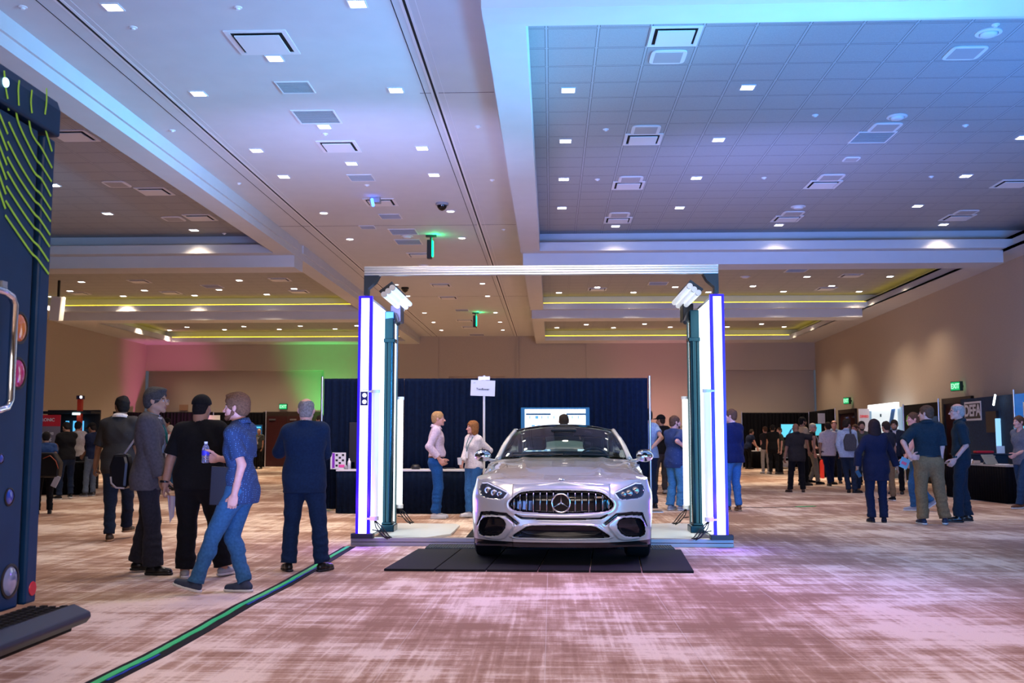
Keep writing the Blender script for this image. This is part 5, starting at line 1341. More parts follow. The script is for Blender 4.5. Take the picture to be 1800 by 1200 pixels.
# television
tp = at_y(976, 750, 18.05); t = thing('television', 'large screen with a white web page standing behind the car', 'television', (tp.x, 18.05, 0))
ztv = 1.31+(769-716)*18.05/1788
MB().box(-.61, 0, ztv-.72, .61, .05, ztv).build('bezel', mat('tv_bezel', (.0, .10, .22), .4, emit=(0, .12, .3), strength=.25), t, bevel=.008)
M_scr = emit_mat('screen_white', (.9, .98, 1), 1.2); M_bar = emit_mat('screen_bar', (.01, .1, .25), .5); M_pic = emit_mat('screen_picture', (.1, .4, .8), .9)
MB().box(-.54, -.006, ztv-.68, .54, .0, ztv-.03).build('screen', M_scr, t)
f = MB(); f.box(-.52, -.009, ztv-.135, -.08, -.006, ztv-.105); f.box(.2, -.009, ztv-.135, .54, -.006, ztv-.105); f.build('menu_bar', M_bar, t)
f = MB()
for k in range(9): x = -.46+k*.108; f.box(x, -.009, ztv-.20, x+(.05 if k in (1, 6) else .014), -.006, ztv-.15)
for k in range(8):
    for j in range(3): x = -.42+k*.105; f.box(x, -.009, ztv-.36-j*.1, x+.06, -.006, ztv-.31-j*.1)
f.box(-.1, -.009, ztv-.62, .25, -.006, ztv-.5); f.build('page_pictures', M_pic, t)
MB().cyl((0, .04, 0.02), (0, .04, ztv-.3), .04, 14).build('stand_post', M_black, t); MB().box(-.35, -.1, 0, .35, .2, .03).build('stand_base', M_black, t)

# ---- far right corner
def far_drape(px0, px1, y0, y1, ztop, m_, lab, seed=3, z0=.03):
    a, b = at_y(px0, 760, y0), at_y(px1, 760, y1); return drape('pipe_drape', (a.x, a.y), (b.x, b.y), z0, ztop, m_, lab, 'curtain', None, .16, .03, seed)
far_drape(1304, 1422, 44.8, 44.8, 2.4, M_bdrape, 'black drape across the far right corner, wide stretch behind the blue screen', 3)
far_drape(1423, 1467, 44.6, 39.5, 2.42, M_bdrape, 'black drape with a white notice, next to the farther right door', 4)
for px, y, nm_ in ((1304, 44.8, 'at the left end of the far black drapes'), (1422, 44.7, 'in the middle of the far black drapes'), (1468, 39.4, 'at the right end of the far black drapes')):
    q = at_y(px, 760, y); pole((q.x, y-.06), 2.45, 'silver drape pole '+nm_)
q = at_y(1444.5, 733, 41.6); o = MB().box(-.14, -.01, -.26, .14, .01, .14).build('notice', M_whitep); o.location = q+Vector((-.2, -.7, 0)); tag(o, 'white paper notice pinned on the far black drape', 'notice')
def screen(lab, px0, px1, py0, py1, y, col, st, marks=None, stand=True):
    a, b = at_y(px0, py0, y), at_y(px1, py1, y); cx = (a.x+b.x)/2; t = thing('display_screen', lab, 'screen', (cx, y, 0)); w_ = (b.x-a.x)/2
    MB().box(-w_-.03, 0, b.z-.03, w_+.03, .05, a.z+.03).build('bezel', M_black, t); MB().box(-w_, -.006, b.z, w_, .0, a.z).build('screen', emit_mat('scr_%s' % name_of(col), col, st), t)
    if marks: f = MB(); [f.add([(u0*w_, -.009, b.z+v0*(a.z-b.z)), (u1*w_, -.009, b.z+v1*(a.z-b.z)), (u1*w_+.04, -.009, b.z+v1*(a.z-b.z)), (u0*w_+.04, -.009, b.z+v0*(a.z-b.z))], [(0, 1, 2, 3)]) for u0, v0, u1, v1 in marks]; f.build('screen_marks', M_bar, t)
    if stand: MB().cyl((0, .04, .02), (0, .04, b.z), .03, 10).build('stand', M_black, t); MB().box(-.3, -.1, 0, .3, .2, .02).build('stand_base', M_black, t)
    return t
def name_of(c): return '%d_%d_%d' % tuple(int(v*100) for v in c)
screen('blue screen with slanted lines in the far right corner', 1373, 1398, 745.5, 768, 43.0, (.12, .62, .9), 1.0, [(-.2, .1, .3, .6), (0, .1, .5, .7)])
screen('small cyan screen beside the person in the black vest', 1433, 1444, 745, 765, 41.5, (.1, .6, .75), .8)
for lab, px, y, L in (('black skirted table where a person leans in the far right corner', 1347, 44.15, 1.3), ('black skirted table behind the person in the black vest', 1454, 34.5, 1.7)):
    q = at_y(px, 800, y); table(lab, q.x, y, L, .6, 0, M_bdrape)
q = at_y(1336, 790, 44.1); o = MB().box(-.18, -.12, .001, .18, .12, .12).build('equipment_box', M_whitep, bevel=.03); o.location = (q.x, 44.1, .76); tag(o, 'white device on the far right corner table', 'device')
q = at_y(1381, 800, 41.0); t = thing('equipment_cart', 'silver equipment cart full of parts in the far right corner', 'cart', (q.x, 41.0, 0))
for z in (.15, .5, .85): MB().box(-.3, -.25, z, .3, .25, z+.04).build('shelf', M_alu, t)
for x in (-.28, .28):
    for y in (-.23, .23): MB().cyl((x, y, .06), (x, y, 1.15), .015, 8).build('leg', M_steel, t); MB().lathe([(0, -.02), (.05, -.02), (.05, .02), (0, .02)], (x, y, .05), 'x', 12).build('caster', M_black, t)
MB().box(-.2, -.18, .19, .2, .18, .4).build('lower_unit', M_whitep, t, bevel=.02); MB().box(-.22, -.2, .54, .22, .2, .78).build('middle_unit', M_grey, t, bevel=.02); MB().box(-.25, -.15, .89, .1, .15, 1.2).build('upper_unit', M_black, t, bevel=.02)
q = at_y(1440, 850, 33.8); o = MB().lathe([(0, .001), (.07, .001), (.07, .5), (.05, .58), (0, .6)], n=16).build('fire_extinguisher', mat('ext_red', (.6, .03, .02), .4), auto=40); o.location = (q.x, 33.4, 0); tag(o, 'red cylinder on the carpet behind the person in the black vest', 'fire extinguisher')
# doors and exit signs
M_frame = mat('door_frame', (.035, .02, .014), .5); M_maroon = mat('door_maroon', (.05, .012, .012), .35, noise=.2)
def wallpt(px, z, off=0):
    X_ = 11.2
    for _ in range(6): p = at_x(px, 700, X_); X_ = xr(p.y)-off
    return p.x, p.y
def side_door(n, px0, px1, ztop, lab):
    x0, y0 = wallpt(px0, 0); x1, y1 = wallpt(px1, 0); c = Vector(((x0+x1)/2, (y0+y1)/2, 0)); L = math.hypot(x1-x0, y1-y0)/2
    t = thing('door_%d' % n, None, None, c); t.rotation_euler = (0, 0, math.atan2(y0-y1, x0-x1)); t['kind'] = 'structure'
    f = MB(); s_ = 1
    f.box(-L, -.02, 0, -L+.14, .08, ztop); f.box(L-.14, -.02, 0, L, .08, ztop); f.box(-L, -.02, ztop-.16, L, .08, ztop); o = f.build('door_frame', M_frame, t)
    for a, b in ((-L+.14, -.01), (.01, L-.14)):
        d_ = MB().box(a, .0, .01, b, .03, ztop-.16).build('door_leaf', M_maroon, t); MB().box(a+.1, .03, ztop-.35, a+.35, .09, ztop-.29).build('door_closer', M_steel, d_); MB().cyl((b-.08 if a < 0 else a+.08, .07, .9), (b-.08 if a < 0 else a+.08, .07, 1.25), .012, 8).build('door_handle', M_steel, d_)
    return t
side_door(1, 1476, 1506, 2.42, ''); side_door(2, 1660, 1712, 2.42, '')
def exit_sign(loc, rz, lab, both=False):
    t = thing('exit_sign', lab, 'exit sign', loc, rz); MB().box(-.19, -.05, -.13, .19, .05, .13).build('housing', mat('sign_dark', (.02, .05, .03), .5), t, bevel=.006)
    for s_ in (-1, 1):
        MB().box(-.17, s_*.05-.004, -.11, .17, s_*.05+.004, .11).build('sign_face', emit_mat('exit_green', (0, .55, .16), .8), t)
        text_obj('lettering', 'EXIT', .19, emit_mat('exit_white', (.5, 1, .7), .9), t, (0, s_*.058, -.005), (math.pi/2, 0, 0 if s_ < 0 else math.pi), bold=.004, sx=.85)
    return t
for px, py, lab in ((1490, 705, 'green exit sign on the right wall, farther one'), (1684, 680, 'green exit sign on the right wall, nearer one')):
    x, y = wallpt(px, 0, .16); exit_sign((x-.02, y, 1.31+(769-py)*y/1788), R(-72), lab); 
    MB().box(.0, .05, -.03, .06, .3, .03).build('sign_bracket', M_black, [o_ for o_ in scene.objects if o_.name.startswith('exit_sign') and o_.parent is None][-1])
q = at_y(494, 714, 45.9); exit_sign((q.x, 46.29, q.z), 0, 'green exit sign on the back wall behind the person in the navy suit')
# back wall door at left
t = thing('door_3', None, None, (at_y(505, 780, 46.3).x, 46.345, 0)); t['kind'] = 'structure'
MB().box(-1.15, -.06, 0, 1.75, .0, 2.50).build('door_frame', M_frame, t)
for a in (-.95, .02):
    d_ = MB().box(a, -.09, .02, a+.93, -.06, 2.3).build('door_leaf', M_maroon, t)
    MB().cyl((a+.85 if a < 0 else a+.08, -.13, .95), (a+.85 if a < 0 else a+.08, -.13, 1.6), .014, 8).build('door_handle', M_steel, d_); MB().box(a+.1, -.15, 2.1, a+.4, -.09, 2.17).build('door_closer', M_steel, d_)
o = MB().box(-.2, -.05, -.13, .2, .0, .13).build('wall_plaque', mat('plaque_tan', (.35, .20, .12), .6)); o.location = (at_y(318.5, 715, 46).x, 46.345, 2.7); tag(o, 'tan rectangular box high on the back wall at the left', 'wall box')
# speakers / wall boxes
# left side drapes and booths
a, b = at_y(250, 760, 44.6), at_y(374, 760, 44.6)
drape('pipe_drape', (a.x, 44.6), (b.x, 44.6), .03, 2.45, M_bdrape, 'black drape along the back wall behind the black cap', 'curtain', None, .16, .03, 9)
a, b = at_y(375, 760, 44.6), at_y(466, 760, 44.6)
drape('pipe_drape', (a.x, 44.6), (b.x, 44.6), .03, 2.43, M_bdrape, 'black drape left of the maroon back door', 'curtain', None, .16, .03, 10)
pole((b.x+.05, 44.5), 2.5, 'silver drape pole beside the maroon back door')
a, b = at_y(84, 760, 38.5), at_y(249, 760, 44.4)
drape('pipe_drape', (a.x, 38.5), (b.x, 44.4), .03, 2.42, M_bdrape, 'black drape at the far left behind the red pillar booth', 'curtain', None, .16, .03, 11)
SCG = screen('screen with cyan lines behind the person in grey uniform', 438, 460, 747, 768, 44.35, (.0, .12, .3), .5, None, False)
q = at_y(446, 752, 44.1); f = MB(); f.box(-.25, 0, .1, .25, .01, .16); f.box(-.25, 0, -.02, .05, .01, .06); o = f.build('screen_text', emit_mat('cyan_text', (.1, .6, .9), 1)); o.parent = SCG; o.location = Vector((q.x, 44.32, q.z-.1))-SCG.location
q = at_y(375, 736, 44.0); t = thing('booth_card', 'white booth sign card beside the striding person', 'sign', (q.x, 44.0, 0)); MB().cyl((0, 0, 0), (0, 0, q.z+.3), .02, 8).build('pole', M_alu, t); MB().box(-.3, -.02, q.z-.12, .3, 0, q.z+.16).build('card', M_whitep, t)
# booth with banner
yb = 23.9; q = at_y(107, 729, yb); t = thing('rollup_banner', 'roll-up banner with red head and grey field behind the van', 'banner', (q.x-.42, yb, 0))
MB().box(-.42, 0, .08, .42, .01, q.z).build('banner_sheet', [mat('banner_grey', (.22, .2, .24), .6)], t); MB().box(-.42, -.006, q.z-.27, .42, 0, q.z).build('red_field', mat('banner_red', (.62, .02, .04), .6), t); MB().box(-.44, -.04, 0, .44, .06, .08).build('banner_base', M_alu, t)
text_obj('banner_title', 'DEUTRONIC', .105, M_whitep, t, (-.02, -.012, q.z-.12), (math.pi/2, 0, 0), bold=.002); text_obj('banner_line', 'Elektronik', .04, M_whitep, t, (-.2, -.012, q.z-.2), (math.pi/2, 0, 0))
text_obj('banner_words', 'Innovative\ncharging', .13, M_whitep, t, (.0, -.012, q.z-.5), (math.pi/2, 0, 0), bold=.002)
qx = at_y(141.5, 700, 24.6); t = thing('red_pillar', 'red square pillar with dark cap and bright lamp above the left booth', 'pillar display', (qx.x, 24.6, 0))
MB().box(-.055, -.05, 0, .055, .05, qx.z-.02).build('column', mat('pillar_red', (.5, .03, .01), .5), t, bevel=.005); MB().box(-.075, -.07, qx.z-.02, .08, .07, qx.z+.07).build('cap', mat('cap_navy', (.01, .01, .04), .4), t, bevel=.008); MB().lathe([(0, -.012), (.028, -.008), (.032, 0)], (.045, -.072, qx.z+.03), 'y', 16).build('lamp', emit_mat('pillar_lamp', (.8, .9, 1), 6), t)
yb = 25.0; a = at_y(84, 722, yb); b = at_y(176, 722, yb); t = thing('exhibit_booth', 'black booth frame with a lit bar behind the three people at left', 'booth', ((a.x+b.x)/2, yb, 0)); w_ = (b.x-a.x)/2
MB().box(-w_, 0, .05, w_, .06, a.z+.02).build('back_wall', mat('booth_black', (.008, .009, .012), .6), t); MB().box(-w_, -.5, a.z-.08, w_, 0, a.z-.02).build('canopy', MATS['booth_black'], t)
c_ = at_y(133, 727, yb-.55); MB().box(c_.x-t.location.x-.08, -.56, c_.z-.025, c_.x-t.location.x+.09, -.5, c_.z+.025).build('light_bar', emit_mat('booth_bar', (.7, 1, 1), 3), t)
for px, w2 in ((118, .03), (133, .05), (143, .04)):
    c_ = at_y(px, 748, yb-.1); MB().box(c_.x-t.location.x-w2*1.4, -.1, c_.z-.14, c_.x-t.location.x+w2*1.4, -.08, c_.z+.12).build('blue_screen', emit_mat('booth_blue', (.1, .5, .95), 1.0), t)
# tapered red sign
p = at_z(146, 861, 0); t = thing('tapered_sign', 'tapered red floor sign reading URG by the person in the cap', 'sign', (p.x, p.y, 0)); hh = .70
MB().add([(-.14, -.12, 0), (.14, -.12, 0), (.14, .12, 0), (-.14, .12, 0), (-.06, -.05, hh), (.06, -.05, hh), (.06, .05, hh), (-.06, .05, hh)], [(0,3,2,1),(4,5,6,7),(0,1,5,4),(1,2,6,5),(2,3,7,6),(3,0,4,7)]).build('sign_body', mat('sign_red', (.62, .02, .02), .5), t)
MB().add([(-.131, -.1155, .11), (.131, -.1155, .11), (.115, -.1, .22), (-.115, -.1, .22)], [(0, 1, 2, 3)]).build('black_band', M_black, t, solid=.004)
text_obj('letters_large', 'URG', .17, M_whitep, t, (0, -.088, .42), (R(84), 0, 0), bold=.003, sx=.75); text_obj('letters_small', 'Corporation', .05, M_whitep, t, (.0, -.105, .29), (R(84), 0, 0), sx=.8); text_obj('letters_band', 'USA', .1, M_whitep, t, (.05, -.118, .163), (R(84), 0, 0), bold=.002)
MB().cyl((0, 0, hh), (.02, 0, hh+.35), .012, 8).build('rod', M_steel, t)
q = at_y(108, 820, 22.6); table('black skirted table in front of the left booth', q.x-.2, 23.2, 1.3, .5, 0, M_bdrape, M_black)

# ---- right wall booths
def rp(px, off): return wallpt(px, 0, off)
def wall_panel(name, lab, cat, px0, px1, z0, z1, m_, off=.35, th=.05):
    x0, y0 = rp(px0, off); x1, y1 = rp(px1, off); c = Vector(((x0+x1)/2, (y0+y1)/2, 0)); L = math.hypot(x1-x0, y1-y0)/2
    t = thing(name, lab, cat, c, math.atan2(y1-y0, x1-x0)); MB().box(-L, -.0, z0, L, th, z1).build('panel', m_, t); return t, L
def on_wall(t, px, py, off=.35):
    """local x,z on a wall panel thing for a pixel"""
    x, y = rp(px, off); v = Vector((x, y, 0))-t.location; return v.x*math.cos(t.rotation_euler.z)+v.y*math.sin(t.rotation_euler.z), 1.31+(769-py)*y/1788
def wbox(t, px0, py0, px1, py1, m_, name, d=.012, off=.35, parent=None):
    xa, za = on_wall(t, px0, py0, off); xb, zb = on_wall(t, px1, py1, off); xa, xb = sorted((xa, xb)); za, zb = sorted((za, zb)); return MB().box(xa, -d, za, xb, 0, zb).build(name, m_, t)
wb, L = wall_panel('light_booth', 'glowing white booth wall with small blue pictures', 'booth', 1527, 1583, .3, 2.27, emit_mat('booth_glow', (.45, .7, 1), .35), .45)
wbox(wb, 1532, 722, 1577, 790, emit_mat('booth_white', (.85, .95, 1), .7), 'inner_field', .02, .45); wbox(wb, 1530, 713, 1580, 718, emit_mat('booth_strip', (1, 1, 1), 2.5), 'light_strip', .1, .45)
wbox(wb, 1552.5, 741, 1559, 754, mat('print_teal', (.0, .08, .15), .5), 'picture', .025, .45); wbox(wb, 1547, 728, 1549.5, 733, MATS['print_teal'], 'picture', .025, .45)
xa, za = on_wall(wb, 1568, 734, .45); o = MB().box(-.45, -.03, -.16, .45, -.02, .16).build('blue_print', mat('print_blue', (.0, .12, .45), .5), wb); o.location = (xa, 0, za); o.rotation_euler = (0, R(-55) , 0)
q = rp(1520, .9); t = thing('standing_panel', 'grey standing panel with red lettering left of the glowing booth', 'panel', (q[0], q[1], 0)); MB().box(-.22, 0, 0, .14, .05, 2.28).build('board', mat('panel_grey', (.45, .42, .46), .6), t)
text_obj('red_lettering', 'DENSO', .12, mat('letter_red', (.7, .03, .03), .5), t, (-.04, -.006, 2.02), (math.pi/2, 0, 0), bold=.004, sx=.7)
wd, L = wall_panel('booth_backdrop', 'black booth backdrop with a blue block behind the person in khaki', 'backdrop panel', 1586, 1648, .02, 2.3, M_bdrape, .5)
wbox(wd, 1625, 733, 1647, 765, mat('print_blue2', (.0, .07, .22), .5), 'blue_block', .02, .5)
xa, za = on_wall(wd, 1597, 739, .5); MB().tube([(xa+.14*math.cos(a), -.02, za+.14*math.sin(a)) for a in [2*math.pi*k/24 for k in range(21)]], .025, 8).build('green_ring', mat('ring_green', (.15, .5, .05), .5), wd, smooth=True)
x, y = rp(1649, .8); pole((x, y), 2.36, 'silver pole at the right end of the blue-block backdrop'); x, y = rp(1585, .85); pole((x, y-.1), 2.3, 'silver pole between the glowing booth and the black backdrop')
we, L = wall_panel('booth_backdrop', 'dark blue backdrop with the DEFA logo behind the person in slate trousers', 'backdrop panel', 1688, 1781, .02, 2.31, mat('backdrop_blue', (.004, .03, .075), .8, noise=.3, nscale=15), .45)
xa, za = on_wall(we, 1711, 723, .45); sx_ = abs(on_wall(we, 1698, 720, .45)[0]-on_wall(we, 1724, 720, .45)[0])/2
t2 = MB().box(-sx_-.12, -.012, -.24, sx_, 0, .24).build('logo_plate', M_whitep, we); t2.location = (xa, 0, za)
MB().box(-sx_-.07, -.016, -.19, sx_-.05, -.012, .19).build('logo_inset', M_black, t2)
text_obj('logo_letters', 'DEFA', .40, M_whitep, t2, (-.06, -.02, -.0), (math.pi/2, 0, 0), bold=.012, sx=1.15)
wbox(we, 1735.5, 724, 1754, 760, M_black, 'wall_screen', .06, .45); wbox(we, 1753.5, 736, 1757, 788, emit_mat('light_tube', (.25, .55, .85), 1.1), 'light_tube', .08, .45)
xa, za = on_wall(we, 1762, 704, .45); o = MB().box(-.02, -.2, -.14, .02, -.17, .14).build('slanted_tube', emit_mat('tube_white', (.8, .95, 1), 4), we); o.location = (xa, 0, za); o.rotation_euler = (0, R(30), 0)
wf, L = wall_panel('booth_backdrop', 'bright blue lit backdrop at the right edge of the photo', 'backdrop panel', 1783, 1850, .02, 2.30, emit_mat('backdrop_lit', (.0, .16, .62), .55), .5)
xa, za = on_wall(wf, 1806, 725, .5); text_obj('logo_letter', 'N', .55, M_whitep, wf, (xa, -.02, za), (math.pi/2, 0, 0), bold=.02)
wbox(wf, 1782, 749, 1800, 784, emit_mat('cyan_field', (.1, .6, .8), .8), 'cyan_field', .03, .5)
x, y = rp(1782, .9); pole((x, y), 2.36, 'silver pole between the logo backdrop and the lit blue backdrop')
# long black table by the person in slate trousers
A, B = at_z(1662, 873, 0), at_z(1770, 886, 0)
ang = math.atan2(B.y-A.y, B.x-A.x); mid = (A+B)/2+Vector((-math.sin(ang), math.cos(ang), 0))*.35; L = (B-A).length
tb = table('long black draped table in front of the logo backdrop', mid.x, mid.y, L, .7, ang, M_bdrape, mat('table_cloth_pale', (.35, .33, .33), .7))
def on_tab(px, py): p = at_z(px, py, .76); return p
for (px, py, nm_, lab, cat, sz, m_) in ((1716, 815, 'box', 'small beige box on the long black table', 'box', (.14, .1, .07), mat('box_beige', (.45, .33, .25), .6)), (1762, 817, 'paper_stack', 'stack of papers on the long black table', 'papers', (.22, .16, .02), M_whitep), (1708, 814, 'paper_cup', 'white cup on the long black table by the person in slate trousers', 'cup', (.05, .05, .09), M_whitep)):
    o = MB().box(-sz[0]/2, -sz[1]/2, .001, sz[0]/2, sz[1]/2, sz[2]).build(nm_, m_, bevel=.01); o.location = on_tab(px, py); tag(o, lab, cat)
t = thing('tablet_stand', 'silver tablet on a folding stand on the long black table', 'tablet', on_tab(1744, 816)); o = MB().box(-.16, -.01, 0, .16, .0, .24).build('tablet', mat('tablet_grey', (.25, .26, .24), .4), t, bevel=.006); o.rotation_euler = (R(-35), 0, R(20)); o = MB().box(-.12, .0, 0, .12, .01, .2).build('stand_leg', M_alu, t); o.rotation_euler = (R(30), 0, R(20)); o.location = (0, .22, 0)
x, y = at_z(1775, 800, .9).x, 22.0; q = at_y(1738, 800, 23.9); CXc = q.x; t = thing('black_counter', 'low black counter with papers behind the long table', 'counter', (q.x, 23.9, 0)); MB().box(-.75, -.2, 0, .35, .25, .92).build('body', M_black, t, bevel=.01); MB().box(-.78, -.25, .92, .38, .3, .95).build('top', mat('counter_top', (.02, .02, .025), .4), t)
q = at_y(1779, 797, 22.5); o = MB().box(-.09, 0, .001, .09, .02, .17).build('table_card', M_whitep); o.location = (CXc+.28, 23.9, .95); tag(o, 'small white card standing on the black counter', 'card')
q = at_y(1729, 797, 23.9); o = MB().box(-.2, -.1, .001, .2, .1, .06).build('red_tool_case', mat('tool_red', (.5, .01, .02), .4), bevel=.015); o.location = (q.x, 23.9, .95); tag(o, 'red tool case lying on the black counter', 'case')
p = at_z(1777, 882, 0); t = thing('waste_bin', 'silver waste bin with a clear liner by the black table', 'bin', (p.x, p.y-.1, 0)); MB().lathe([(0, .002), (.12, .002), (.15, .36), (.145, .36), (.11, .02)], n=24).build('bin_body', mat('bin_grey', (.3, .3, .3), .35, .3), t, auto=40); MB().lathe([(.145, .3), (.165, .36), (.15, .40), (.14, .36)], n=24).build('bin_liner', mat('liner', (.5, .5, .5), .3), t, smooth=True)

# ------------------------------------------------------------------ the people
def who(label, px, fy, hy, head, aL=None, aR=None, fL=None, fR=None, hL=None, hR=None, **k):
    loc = at_z(px, fy, 0); top = at_y(px, hy, loc.y).z; h = top*.985/(1+0*k.get('lean', 0)); S = h/1.78
    Mi = (Matrix.Translation(loc)@Matrix.Rotation(R(head), 4, 'Z')@Matrix.Scale(S, 4)).inverted()
    def L(t): return tuple(Mi@at_y(t[0], t[1], loc.y+t[2]))
    kw = dict(k)
    for key, s_, v in (('armL', -1, aL), ('armR', 1, aR)):
        if v: kw[key] = (L(v[:3]), v[3] if len(v) > 3 else (0, -1, 0))
    for key, v in (('footL', fL), ('footR', fR)):
        if v: p = L(v[:3]); kw[key] = (p[0], p[1], max(.085, p[2]), *(v[3:] or (0,)))
    P, J = person(label, tuple(loc), head, h=h, **kw); J['loc'] = loc; J['S'] = S; return P, J
C_ = cloth
blk = C_('cloth_black', (.008, .008, .009), sheen=.05); dkj = C_('jeans_dark', (.012, .022, .045)); jn_ = C_('jeans_mid', (.03, .10, .20)); jl = C_('jeans_light', (.06, .20, .36)); nav = C_('cloth_navy', (.008, .014, .04)); khk = C_('khaki', (.20, .125, .06)); khp = C_('khaki_pale', (.42, .38, .33))
teal = C_('polo_teal', (.012, .025, .036)); char = C_('cloth_charcoal', (.022, .02, .022)); blkp = C_('trousers_black', (.006, .006, .008)); whs = C_('shirt_white', (.68, .62, .62)); suitg = C_('suit_grey', (.085, .078, .084)); suitn = C_('suit_navy', (.006, .018, .048)); grs = C_('shirt_grey', (.12, .125, .15)); lbl = C_('shirt_lightblue', (.28, .38, .52)); blt = C_('trousers_blue', (.015, .09, .30))
leath = mat('leather_brown', (.10, .035, .015), .35); lblk = mat('leather_black', (.008, .008, .009), .3); snw = mat('sneaker_white', (.65, .65, .66), .5); solw = mat('sole_white', (.6, .6, .58), .6); soln = mat('sole_tan', (.35, .22, .12), .6)
navy_dot = pattern_mat('navy_dotted', (.010, .035, .10), (.07, .18, .36), 60, .24); dark_speck = pattern_mat('dark_speckled', (.018, .016, .018), (.09, .085, .085), 17, .06); blue_bird = pattern_mat('blue_speckled', (.012, .035, .12), (.3, .4, .55), 24, .09)
HB, HD, HG, HW, HR_, HBR = (.012, .010, .010), (.03, .02, .014), (.06, .058, .055), (.55, .5, .42), (.30, .12, .04), (.10, .05, .028)
# foreground group
who('person in a speckled dark short-sleeved shirt walking away behind the grey suit', 204, 951, 692, 6, top=dark_speck, collar=whs, bottom=dkj, shoes=mat('sneaker_brown', (.06, .045, .03), .6), sole=soln, skin='brown', hair=('short', HB), turn=38, fat=1.14, sleeve=.95, hem=.83,
    aL=(166, 826, .05, (-.6, -.6, 0)), aR=(238, 838, .05, (.5, -1, 0)), fL=(192, 942, 0, 10), fR=(222, 934, .4, -10), handL=1.3, q=2, res=.009)
_, JA = who('person in clear glasses and a grey suit looking right', 256, 1009, 677, -82, top=suitg, jacket=C_('shirt_paleblue', (.35, .45, .62)), bottom=C_('trousers_charcoal', (.022, .022, .03)), shoes=lblk, skin='asian', hair=('thick', HG), glasses=mat('specs', (.3, .3, .35), .3, .6), turn=-6, sleeve=1.92, hem=.80,
    aR=(288, 858, -.12, (-.2, -1, 0)), aL=(275, 860, .2, (.2, -1, 0)), fL=(242, 996, .18, 4), fR=(268, 1000, -.05, -6), loose=.022, q=2, res=.009, lean=.02, lanyard=mat('lanyard_teal', (.0, .16, .15), .6), fat=1.0)
_, JH = who('person in a black t-shirt and black cap seen from behind, brochures in hand', 345, 1015, 690, 3, top=blk, bottom=blkp, shoes=mat('sneaker_grey', (.3, .3, .32), .6), sole=solw, skin='tan', hair=('buzz', HB), cap=(blk, False), fat=1.42, sleeve=.85, hem=.86, turn=-12, legw=1.15,
    aL=(288, 858, -.02, (-1, -.3, 0)), aR=(425, 850, .05, (1, -.5, 0)), fL=(325, 1006, 0, 18), fR=(392, 1006, .1, -22), q=2, res=.010, bootcut=.012, handL={'curl': 1.0, 'n': (.9, .3, 0)})
WK = dict(top=navy_dot, collar=navy_dot, bottom=jn_, shoes=mat('sneaker_navy', (.02, .03, .06), .7), sole=solw, skin='pink', hair=('thick', (.14, .07, .035)), beard=(.16, .07, .035))
_, JW = who('person in a dotted navy shirt and jeans striding left with a bottle', 418, 1043, 679, 84, turn=6, sleeve=.78, hem=.78, hipz=.915, lean=.04,
    aL=(412, 868, -.20, (.2, -1, -.1)), aR=(386, 806, .18, (.3, -1, -.2)), fL=(344, 1022, -.08, 0, .25), fR=(431, 1029, .1, 0), kneeL=(0, 1, .1), q=2, res=.008, handL={'curl': 1.1, 'n': (.9, .2, 0), 'side': (0, 1, .2)}, handR={'curl': .85, 'd': (-.1, .9, .05), 'n': (-1, .1, 0), 'side': (.0, -.2, 1)}, legw=1.02, **WK)
who('person in a navy blue suit seen from behind with elbows out', 532, 1004, 695, 2, top=suitn, jacket=whs, bottom=suitn, shoes=lblk, skin='pink', hair=('fringe', (.22, .19, .17)), fat=1.13, sleeve=1.9, hem=.805, turn=4,
    aL=(512, 770, .33, (-.6, -.6, -1)), aR=(556, 775, .33, (.6, -.6, -1)), fL=(507, 995, .0, 28), fR=(566, 992, .0, -24), q=2, res=.009, legw=1.1, loose=.006)
# things they carry
def inhand(name, lab, cat, loc, rz=0): return thing(name, lab, cat, loc, rz)
b0 = at_y(361, 814, JW['wr'][1].y-.02); t = thing('water_bottle', 'clear plastic water bottle held by the striding person in jeans', 'bottle', b0)
M_clear = glass_mat(); M_clear.name = 'bottle_plastic'
MB().lathe([(0, .001), (.031, .003), (.033, .01), (.030, .05), (.033, .06), (.033, .10), (.033, .12), (.026, .145), (.013, .165), (.013, .172)], n=24).build('bottle_body', mat('bottle_clear', (.45, .5, .75), .12, trans=.75, coat=.5), t, smooth=True)
MB().lathe([(0, .188), (.015, .188), (.015, .170), (.0, .168)], n=16).build('bottle_cap', M_whitep, t, auto=40); MB().lathe([(.0338, .068), (.0338, .11)], n=24).build('bottle_label', mat('label_blue', (.06, .05, .6), .4), t, smooth=True)
w0 = JW['wr'][-1]; f0 = at_y(398, 853, w0.y+.055); t = thing('laptop_folder', 'flat dark folder carried under the arm of the striding person in jeans', 'folder', f0); o = MB().box(-.135, -.012, -.165, .115, .012, .155).build('folder_body', mat('folder_dark', (.012, .012, .018), .5), t, bevel=.006); o.rotation_euler = (0, R(2), 0)
h0 = JH['wr'][-1]; t = thing('folded_brochures', 'folded brochures hanging from the hand of the person in the black cap', 'brochures', (h0.x+.05, h0.y-.02, h0.z-.10))
for k in range(3): o = MB().add([(-.02+.012*k, 0, 0), (.05+.012*k, .01, -.01), (.045+.005*k, .01, -.20), (.02, 0, -.26+.02*k)], [(0, 1, 2, 3)]).build('leaflet', mat('leaf_%d' % k, ((.45, .4, .42), (.35, .3, .36), (.3, .15, .18))[k], .5), t, solid=.002); o.rotation_euler = (0, 0, R(25*k-20)); o.location = (0, -.006*k, 0)
t = thing('wristband', 'black wristband on the wrist of the person in the black cap', 'wristband', (h0.x-.004, h0.y, h0.z+.03)); MB().lathe([(.042, -.01), (.045, 0), (.042, .01)], n=20).build('band', lblk, t, smooth=True)
